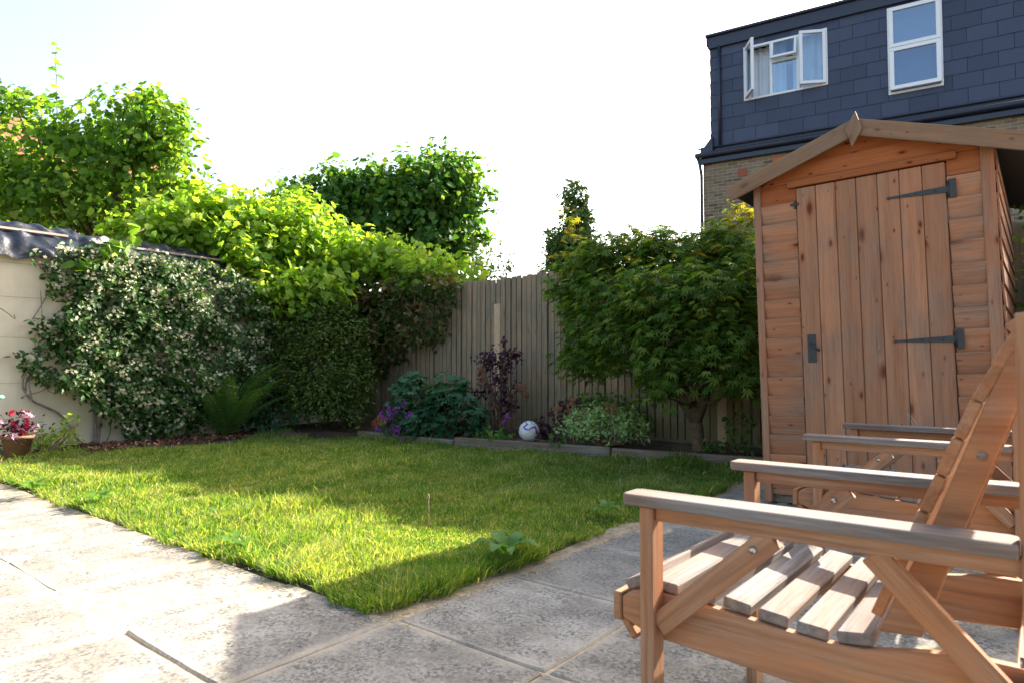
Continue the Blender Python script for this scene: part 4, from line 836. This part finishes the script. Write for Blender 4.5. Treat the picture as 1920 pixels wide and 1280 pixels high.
# side fence and shade ivy right of the shed
root = empty('side_fence', (.35, 5.3, 0), 'dark side fence glimpsed at the far right behind the shed', 'fence'); mb = MB(); y = -.6
while y < 1.35: mb.board((.0, y, .02), (.0, y, 1.85), .1, .012, (.12, 1, 0)); y += .098
mb.build('fence_boards', M_sleeper, root)
mb = MB(); mb.aabb(-.05, -.01, -.62, 1.3, 1.4, 1.47); mb.build('fence_rail', M_sleeper, root)
tree('dark_ivy', 'dark tangled ivy filling the gap at the right of the shed', 'ivy', (.2, 6.2, 0), [(A3((.12, 6.1, 1.2)), .3, .3, 1.0), (A3((.2, 6.3, 2.2)), .4, .3, .5), (A3((.25, 6.2, .5)), .3, .3, .5)], 1600, T_ell, .07, L_dark, per=6, clump=.12, r=.03, nb=8)

# ================================================================== CHAIRS
def chair(loc, label, W=.62):
    root = empty('garden_armchair', loc, label, 'armchair', 0, 'wooden garden armchairs beside the shed')
    # local: x 0 = arm front tip, chair faces -x ; y 0 = near arm centre, W = far arm centre
    XZ = Matrix(((1, 0, 0, 0), (0, 0, 1, 0), (0, 1, 0, 0), (0, 0, 0, 1)))
    def B(name, *a, mat=M_chair, par=root, **k): mb = MB(); mb.board(*a, **k); return mb.build(name, mat, par)
    def bev(ob, w_=.003, n=2): bv = ob.modifiers.new('b', 'BEVEL'); bv.width = w_; bv.segments = n; bv.limit_method = 'ANGLE'; return ob
    for y, s_ in ((0, 1), (W, -1)):
        mb = MB(); pl = [(0, -.028), (.012, -.038), (.676, -.038), (.676, .03), (.664, .038), (.012, .038), (0, .028)]
        mb.prism(pl, Matrix.Translation((0, y, .592)), 0, .024); bev(mb.build('armrest', M_arm, root), .004)
        B('arm_rail', (.068, y, .5765), (.68, y, .5765), .030, .026)
        lf = B('leg', (.052, y, .0), (.052, y, .591), .03, .052, (1, 0, 0), ch=.003)
        lg = B('leg', (.698, y, .0), (.698, y, .965), .04, .05, (1, 0, 0), ch=.003)
        for z in (.36, .43):
            m2 = MB(); m2.tube([(.677, y, z), (.672, y, z)], .008, 10); m2.build('bolt', M_steel, lg)
        mb = MB(); up = [(-.035, .33), (-.035, .375), (-.01, .392), (.03, .400), (.1, .400), (.2, .392), (.3, .383), (.38, .378), (.45, .382), (.52, .397), (.60, .41), (.715, .41), (.715, .31), (.4, .285), (.12, .30), (.03, .305), (-.005, .318)]
        mb.prism(up, XZ, y + s_ * .028, y + s_ * .052); bev(mb.build('side_rail', M_chair, root), .003, 1)
        br = B('brace', (.069, y, .345), (.305, y, .562), .046, .022, (-1, 0, 1), ch=.002)
        m2 = MB(); m2.tube([(.27, y - .011, .535), (.27, y - .016, .535)], .007, 10); m2.build('bolt', M_steel, br)
        B('brace', (.472, y, .562), (.677, y, .348), .042, .022, (1, 0, 1), ch=.002)
        bf = [(.468, .41), (.535, .415), (.605, .62), (.677, .817), (.73, .945), (.70, .965), (.675, .925), (.633, .82), (.558, .62)]
        mb = MB(); mb.prism(bf, XZ, y + s_ * .056, y + s_ * .082); bfo = bev(mb.build('back_frame', M_chair, root), .004)
        m2 = MB(); m2.tube([(.628, y + s_ * .057, .735), (.628, y + s_ * .0545, .735)], .008, 14); m2.build('wooden_plug', M_arm, bfo)
    mb = MB(); y0, y1 = .035, W - .035
    for (x_, z_, ang, wd) in ((-.008, .408, -26, .045), (.063, .413, 3, .062), (.147, .412, 5, .056), (.219, .405, 8, .056), (.290, .398, 6, .056), (.362, .391, 4, .056), (.434, .395, -8, .06)):
        a = R(ang); mb.board((x_, y0 + random.uniform(-.003, .003), z_), (x_, y1 + random.uniform(-.003, .003), z_), wd, .022, (math.cos(a), 0, -math.sin(a)), .003)
    mb.build('seat', M_arm, root)
    mb = MB(); mb.board((-.046, y0 - .01, .352), (-.046, y1 + .01, .352), .062, .02, (0, 0, 1), .003); mb.build('front_rail', M_chair, root)
    mb = MB(); mb.board((-.022, y0, .306), (-.022, y1, .306), .05, .018, (.6, 0, -.8), .003); mb.build('front_rail', M_chair, root)
    mb = MB(); y0, y1 = .055, W - .055
    for (x_, z_, ang) in ((.487, .465, 68), (.513, .53, 68), (.539, .595, 68), (.566, .660, 68), (.592, .725, 68), (.619, .79, 67), (.648, .852, 62), (.676, .908, 60), (.703, .96, 40)):
        a = R(ang); mb.board((x_ - .0095, y0, z_ + .004), (x_ - .0095, y1, z_ + .004), .0665, .018, (math.cos(a), 0, math.sin(a)), .002)
    mb.build('backrest', M_chair, root)
    B('back_rail', (.675, .055, .335), (.675, W - .055, .335), .10, .024, (0, 0, 1))
    return root
chair((-.715, 1.30, 0), 'nearest wooden garden armchair with weathered grey armrests in the foreground')
chair((-.775, 2.86, 0), 'wooden garden armchair further back right in front of the shed door', .68)

# ================================================================== HOUSE behind
HR = R(7.5); H0 = Vector((-6.22, 15.0, 0)); he = Vector((math.cos(HR), math.sin(HR), 0)); hn = Vector((math.sin(HR), -math.cos(HR), 0))
def hp(px, py, out=0):
    r = ray(px, py); t = (H0 + hn * out - CO).dot(hn) / r.dot(hn); p = CO + r * t - H0; return p.dot(he), p.z
house = empty('brick_house', tuple(H0), 'brick house with a dark blue slate hung loft extension above the shed', 'house', HR)
def brickm(name, cols, mortar):
    m = NT(name); o = m.obj(); s = m.n('ShaderNodeSeparateXYZ'); m.l(o, s.inputs[0]); c = m.n('ShaderNodeCombineXYZ')
    ad = m.n('ShaderNodeMath', operation='ADD'); m.l(s.outputs[0], ad.inputs[0]); m.l(s.outputs[1], ad.inputs[1]); m.l(ad.outputs[0], c.inputs[0]); m.l(s.outputs[2], c.inputs[1])
    b = m.n('ShaderNodeTexBrick'); m.l(c.outputs[0], b.inputs['Vector']); b.inputs['Scale'].default_value = 1; b.inputs['Brick Width'].default_value = .225; b.inputs['Row Height'].default_value = .075; b.inputs['Mortar Size'].default_value = .006; b.inputs['Mortar Smooth'].default_value = .3; b.inputs['Bias'].default_value = -.1
    b.inputs['Color1'].default_value = (0, 0, 0, 1); b.inputs['Color2'].default_value = (1, 1, 1, 1); b.inputs['Mortar'].default_value = (.5, .5, .5, 1)
    col = m.ramp(b.outputs['Color'], [(i / (len(cols) - 1), x) for i, x in enumerate(cols)]); nz_ = m.noise(o, 3, 5); col = m.mix(.35, col, m.ramp(nz_, [(.3, cols[0]), (.7, cols[-1])]))
    col = m.mix(b.outputs['Fac'], col, mortar); return m.set(col, .9, m.bump(b.outputs['Fac'], -.006, .6), .15)
M_brick = brickm('stock_brick', [(.09, .065, .045), (.2, .14, .085), (.3, .22, .13), (.17, .12, .08), (.36, .26, .16)], (.34, .30, .24))
_m = NT('navy_slate'); _c = _m.ramp(_m.geo('Random Per Island'), [(0, (.027, .036, .068)), (.5, (.036, .047, .088)), (1, (.046, .058, .10))]); _n = _m.noise(_m.obj(), 1, 5, .65, (7, 7, 1.2))
M_slate = _m.set(_m.mix(_m.ramp(_n, [(.5, 0), (.75, .35)]), _c, (.07, .08, .11)), _m.ramp(_n, [(.3, .42), (.7, .6)]), None, .4); M_dark = plain('dark_trim', (.022, .028, .05), .4, .1, 6, .4); M_upvc = plain('white_upvc', (.8, .8, .8), .3, .03, 4, .4)
zg = hp(1310, 296)[1]; zt = hp(1326, 72)[1]; HW = 12.0; HD = 7.0; dx0 = hp(1333, 200)[0]; zb = zg + .22
mb = MB(); mb.aabb(0, HW, 0, HD, -.1, zg - .12, 2, .002); mb.build('wall', M_brick, house)
# main roof verge showing at the left foot of the dormer
mb = MB(); mb.prism([(-.12, zg - .02), (.25, zg + .42), (.25, zg - .02)], Matrix(((1, 0, 0, 0), (0, 0, 1, 0), (0, 1, 0, 0), (0, 0, 0, 1))), -.12, HD); mb.build('roof_verge', M_dark, house)
# dormer box
holes = []
w1 = (hp(1395, 190)[0], hp(1553, 158)[0], hp(1395, 191)[1], hp(1395, 90)[1]); w2 = (hp(1666, 180)[0], hp(1770, 160)[0], hp(1666, 180)[1], hp(1664, 17)[1])
mb = MB(); BK = plain('interior_dark', (.05, .06, .09), .9, .1)
xs_ = [dx0, w1[0], w1[1], w2[0], w2[1], HW]
def wallbox(x0, x1, z0, z1): mb.aabb(x0, x1, 0.02, .2, z0, z1, 2, .0005)
wallbox(xs_[0], xs_[1], zb - .3, zt - .1); wallbox(xs_[2], xs_[3], zb - .3, zt - .1); wallbox(xs_[4], xs_[5], zb - .3, zt - .1)
for w_ in (w1, w2): wallbox(w_[0], w_[1], zb - .3, w_[2]); wallbox(w_[0], w_[1], w_[3], zt - .1)
mb.aabb(dx0, dx0 + .15, .2, HD - .5, zb - .3, zt - .1, 2, .001); mb.build('dormer_wall', M_slate, house)
mb = MB(); mb.aabb(dx0 + .16, HW, 2.2, 2.3, zb - .3, zt - .12, 2, .001); mb.aabb(dx0 + .16, HW, .21, 2.2, zb - .35, zb - .3); mb.build('interior', BK, house)
# slates
mb = MB(); z = zb; r_i = 0; sh_ = .30; sw = .5
while z < zt - .3:
    x = dx0 - (sw / 2 if r_i % 2 else 0)
    while x < HW:
        xa, xb = max(x, dx0), min(x + sw, HW); z1 = min(z + sh_, zt - .28); segs = [(xa, xb, z, z1)]
        for w_ in (w1, w2):
            ns = []
            for (a, b_, c_, d_) in segs:
                if b_ <= w_[0] or a >= w_[1] or d_ <= w_[2] or c_ >= w_[3]: ns.append((a, b_, c_, d_)); continue
                if a < w_[0]: ns.append((a, w_[0], c_, d_))
                if b_ > w_[1]: ns.append((w_[1], b_, c_, d_))
                aa, bb_ = max(a, w_[0]), min(b_, w_[1])
                if c_ < w_[2]: ns.append((aa, bb_, c_, w_[2]))
                if d_ > w_[3]: ns.append((aa, bb_, w_[3], d_))
            segs = ns
        for (a, b_, c_, d_) in segs:
            if b_ - a > .03 and d_ - c_ > .03: mb.board(((a + b_) / 2, -.004 + random.uniform(-.002, .002), c_ + .002), ((a + b_) / 2, .008, d_ + .01), b_ - a - .008, .007, (1, random.uniform(-.008, .008), 0), .001)
        x += sw
    z += sh_; r_i += 1
mb.build('slate_cladding', M_slate, house)
mb = MB(); z = zb
while z < zt - .3: mb.board((dx0 - .01, .0, z + sh_ / 2), (dx0 - .01, HD - .5, z + sh_ / 2), sh_ + .01, .01, (-.05, 0, 1), .001); z += sh_
mb.build('cheek_cladding', M_slate, house)
mb = MB(); mb.aabb(dx0 - .03, HW, -.06, -.02, zt - .3, zt - .03, 0, .004); mb.aabb(dx0 - .09, HW + .1, -.12, HD - .3, zt - .03, zt + .03, 0, .01); mb.aabb(dx0 - .08, dx0 - .03, -.06, HD - .4, zt - .22, zt - .03, 1, .004); mb.build('flat_roof', M_dark, house)
mb = MB(); mb.aabb(-.05, HW, -.02, .01, zg - .1, zb, 0, .003)
mb.tube([(-.15, -.12, zg), (HW, -.12, zg)], .06, 10); mb.aabb(-.1, HW, -.1, .0, zg - .2, zg - .09, 0, .004); mb.tube([(-.1, -.06, zg + .17), (HW, -.06, zg + .17)], .02, 8); mb.build('gutter', M_dark, house)
mb = MB(); xx_ = hp(1350, 200)[0]; mb.tube([(xx_, -.05, zb + .0), (xx_, -.05, zt - .28)], .035, 10); mb.tube([(-.1, -.1, zg - .05), (-.06, -.08, zg - .2), (-.03, -.05, zg - .45), (-.03, -.05, 0)], .035, 10); mb.build('downpipe', M_dark, house)
vb_ = hp(1383, 332); vt_ = hp(1402, 316); mb = MB(); mb.aabb(vb_[0], vt_[0], -.004, .01, vb_[1], vt_[1] - .0, 0, .002); mb.build('air_brick', plain('air_brick_red', (.3, .09, .05), .85, .15), house)
lb = hp(1449, 310); lt = hp(1492, 285); mb = MB(); mb.aabb(lb[0], lt[0] + 1.0, -.008, .01, zg - .62, zg - .28, 2, .002); mb.build('lintel', plain('red_gauged_brick', (.48, .13, .05), .85, .2, 20), house)
# windows
mgl = NT('window_glass'); gl = mgl.n('ShaderNodeBsdfGlossy'); gl.inputs[0].default_value = (.75, .85, 1, 1); gl.inputs['Roughness'].default_value = .02; tp = mgl.n('ShaderNodeBsdfTransparent'); tp.inputs[0].default_value = (.75, .82, .85, 1); mx = mgl.n('ShaderNodeMixShader'); mx.inputs[0].default_value = .14
mgl.l(tp.outputs[0], mx.inputs[1]); mgl.l(gl.outputs[0], mx.inputs[2]); mgl.l(mx.outputs[0], mgl.out.inputs[0])
M_curt = plain('curtain', (.75, .78, .82), .9, .06, 3); M_backing = plain('blue_backing', (.09, .13, .22), .9, .04, 2)
def rect_frame(mb, x0, x1, z0, z1, t, y0, y1):
    mb.aabb(x0, x1, y0, y1, z0, z0 + t, 0, .004); mb.aabb(x0, x1, y0, y1, z1 - t, z1, 0, .004); mb.aabb(x0, x0 + t, y0 + .001, y1 - .001, z0 + t, z1 - t, 2, .004); mb.aabb(x1 - t, x1, y0 + .001, y1 - .001, z0 + t, z1 - t, 2, .004)
def sash(win, x0, x1, z0, z1, ang, hinge, t=.065, axis='Z'):
    """hinge: 'L','R','T'"""
    w_ = x1 - x0; h = z1 - z0; mb = MB(); ox = {'L': 0, 'R': -w_, 'T': -w_ / 2}[hinge]; oz = -h if hinge == 'T' else 0
    rect_frame(mb, ox, ox + w_, oz, oz + h, t, -.03, .03); ob = mb.build('sash', M_upvc, win); ob.location = ({'L': x0, 'R': x1, 'T': (x0 + x1) / 2}[hinge], -.035, z1 if hinge == 'T' else z0)
    if hinge == 'T': ob.rotation_euler.x = ang
    else: ob.rotation_euler.z = -ang if hinge == 'L' else ang
    mb = MB(); mb.aabb(ox + t, ox + w_ - t, -.003, .003, oz + t, oz + h - t, 0, .001); g = mb.build('pane', mgl.m, ob); return ob
def curtain(win, x0, x1, z0, z1, y=.25):
    mb = MB(); mb.grid(lambda u, v: (x0 + (x1 - x0) * u, y + .03 * math.sin(u * (x1 - x0) * 40) + .01 * math.sin(u * 17), z0 + (z1 - z0) * v), 60, 4); mb.build('curtain', M_curt, win)
mb = MB(); rect_frame(mb, w1[0] + .002, w1[1] - .002, w1[2] + .002, w1[3] - .002, .05, -.02, .06); win = mb.build('window', M_upvc, house)
W1 = w1[1] - w1[0]; a_, b_ = w1[0] + W1 * .34, w1[0] + W1 * .66; zm = w1[2] + (w1[3] - w1[2]) * .62
mb = MB(); mb.aabb(a_ - .03, a_ + .03, -.018, .058, w1[2] + .05, w1[3] - .05, 2, .003); mb.aabb(b_ - .03, b_ + .03, -.018, .058, w1[2] + .05, w1[3] - .05, 2, .003); mb.aabb(a_ + .03, b_ - .03, -.017, .057, zm - .03, zm + .03, 0, .003); mb.build('mullion', M_upvc, win)
mb = MB(); mb.aabb(a_ + .03, b_ - .03, .018, .024, w1[2] + .05, zm - .03, 0, .001); mb.build('pane', mgl.m, win)
sash(win, w1[0] + .05, a_ - .02, w1[2] + .04, w1[3] - .04, R(62), 'L'); sash(win, b_ + .02, w1[1] - .04, w1[2] + .04, w1[3] - .04, R(22), 'R'); sash(win, a_ + .01, b_ - .01, zm + .0, w1[3] - .03, R(-14), 'T', .055)
curtain(win, w1[0] + .05, w1[0] + W1 * .5, w1[2], w1[3]); curtain(win, w1[0] + W1 * .58, w1[1] - .05, w1[2], w1[3])
mb = MB(); rect_frame(mb, w2[0] + .002, w2[1] - .002, w2[2] + .002, w2[3] - .002, .05, -.02, .06); zm = (w2[2] + w2[3]) / 2 + .02; mb.aabb(w2[0] + .05, w2[1] - .05, -.018, .058, zm - .03, zm + .03, 0, .003); win2 = mb.build('window', M_upvc, house)
sash(win2, w2[0] + .035, w2[1] - .035, w2[2] + .05, zm + .02, R(-5), 'T', .08); rr_ = sash(win2, w2[0] + .035, w2[1] - .035, zm + .03, w2[3] - .03, 0, 'T', .075)
mb = MB(); mb.aabb(w2[0] - .1, w2[1] + .1, .22, .24, w2[2] - .1, w2[3] + .1, 0, .001); mb.build('window_backing', M_backing, win2)  # flat dark blue panel set behind the tall window's panes

# neighbour house far left
q = at_d(38, 690, 17.0); nh = empty('neighbour_house', (q.x, q.y, 0), 'brick house end with red tiled verge behind the tree at the far left edge', 'house', R(8))
zt2 = at_d(36, 262, 17).z; mb = MB(); mb.prism([(0, 0), (0, zt2 - .5), (-3.5, zt2 + 1.6), (-7, zt2 - .5), (-7, 0)], Matrix(((1, 0, 0, 0), (0, 0, 1, 0), (0, 1, 0, 0), (0, 0, 0, 1))), 0, 5); mb.build('wall', M_brick, nh)
mrt = plain('red_tile', (.28, .08, .045), .85, .25, 18)
for s_ in (0, 1):
    mb = MB(); e = Vector((.15 if s_ == 0 else -7.15, 2.5, zt2 - .53)); rdg = Vector((-3.5, 2.5, zt2 + 1.68)); mb.board(e, rdg, 5.3, .08, (0, 1, 0), .01); mb.build('roof', mrt, nh)
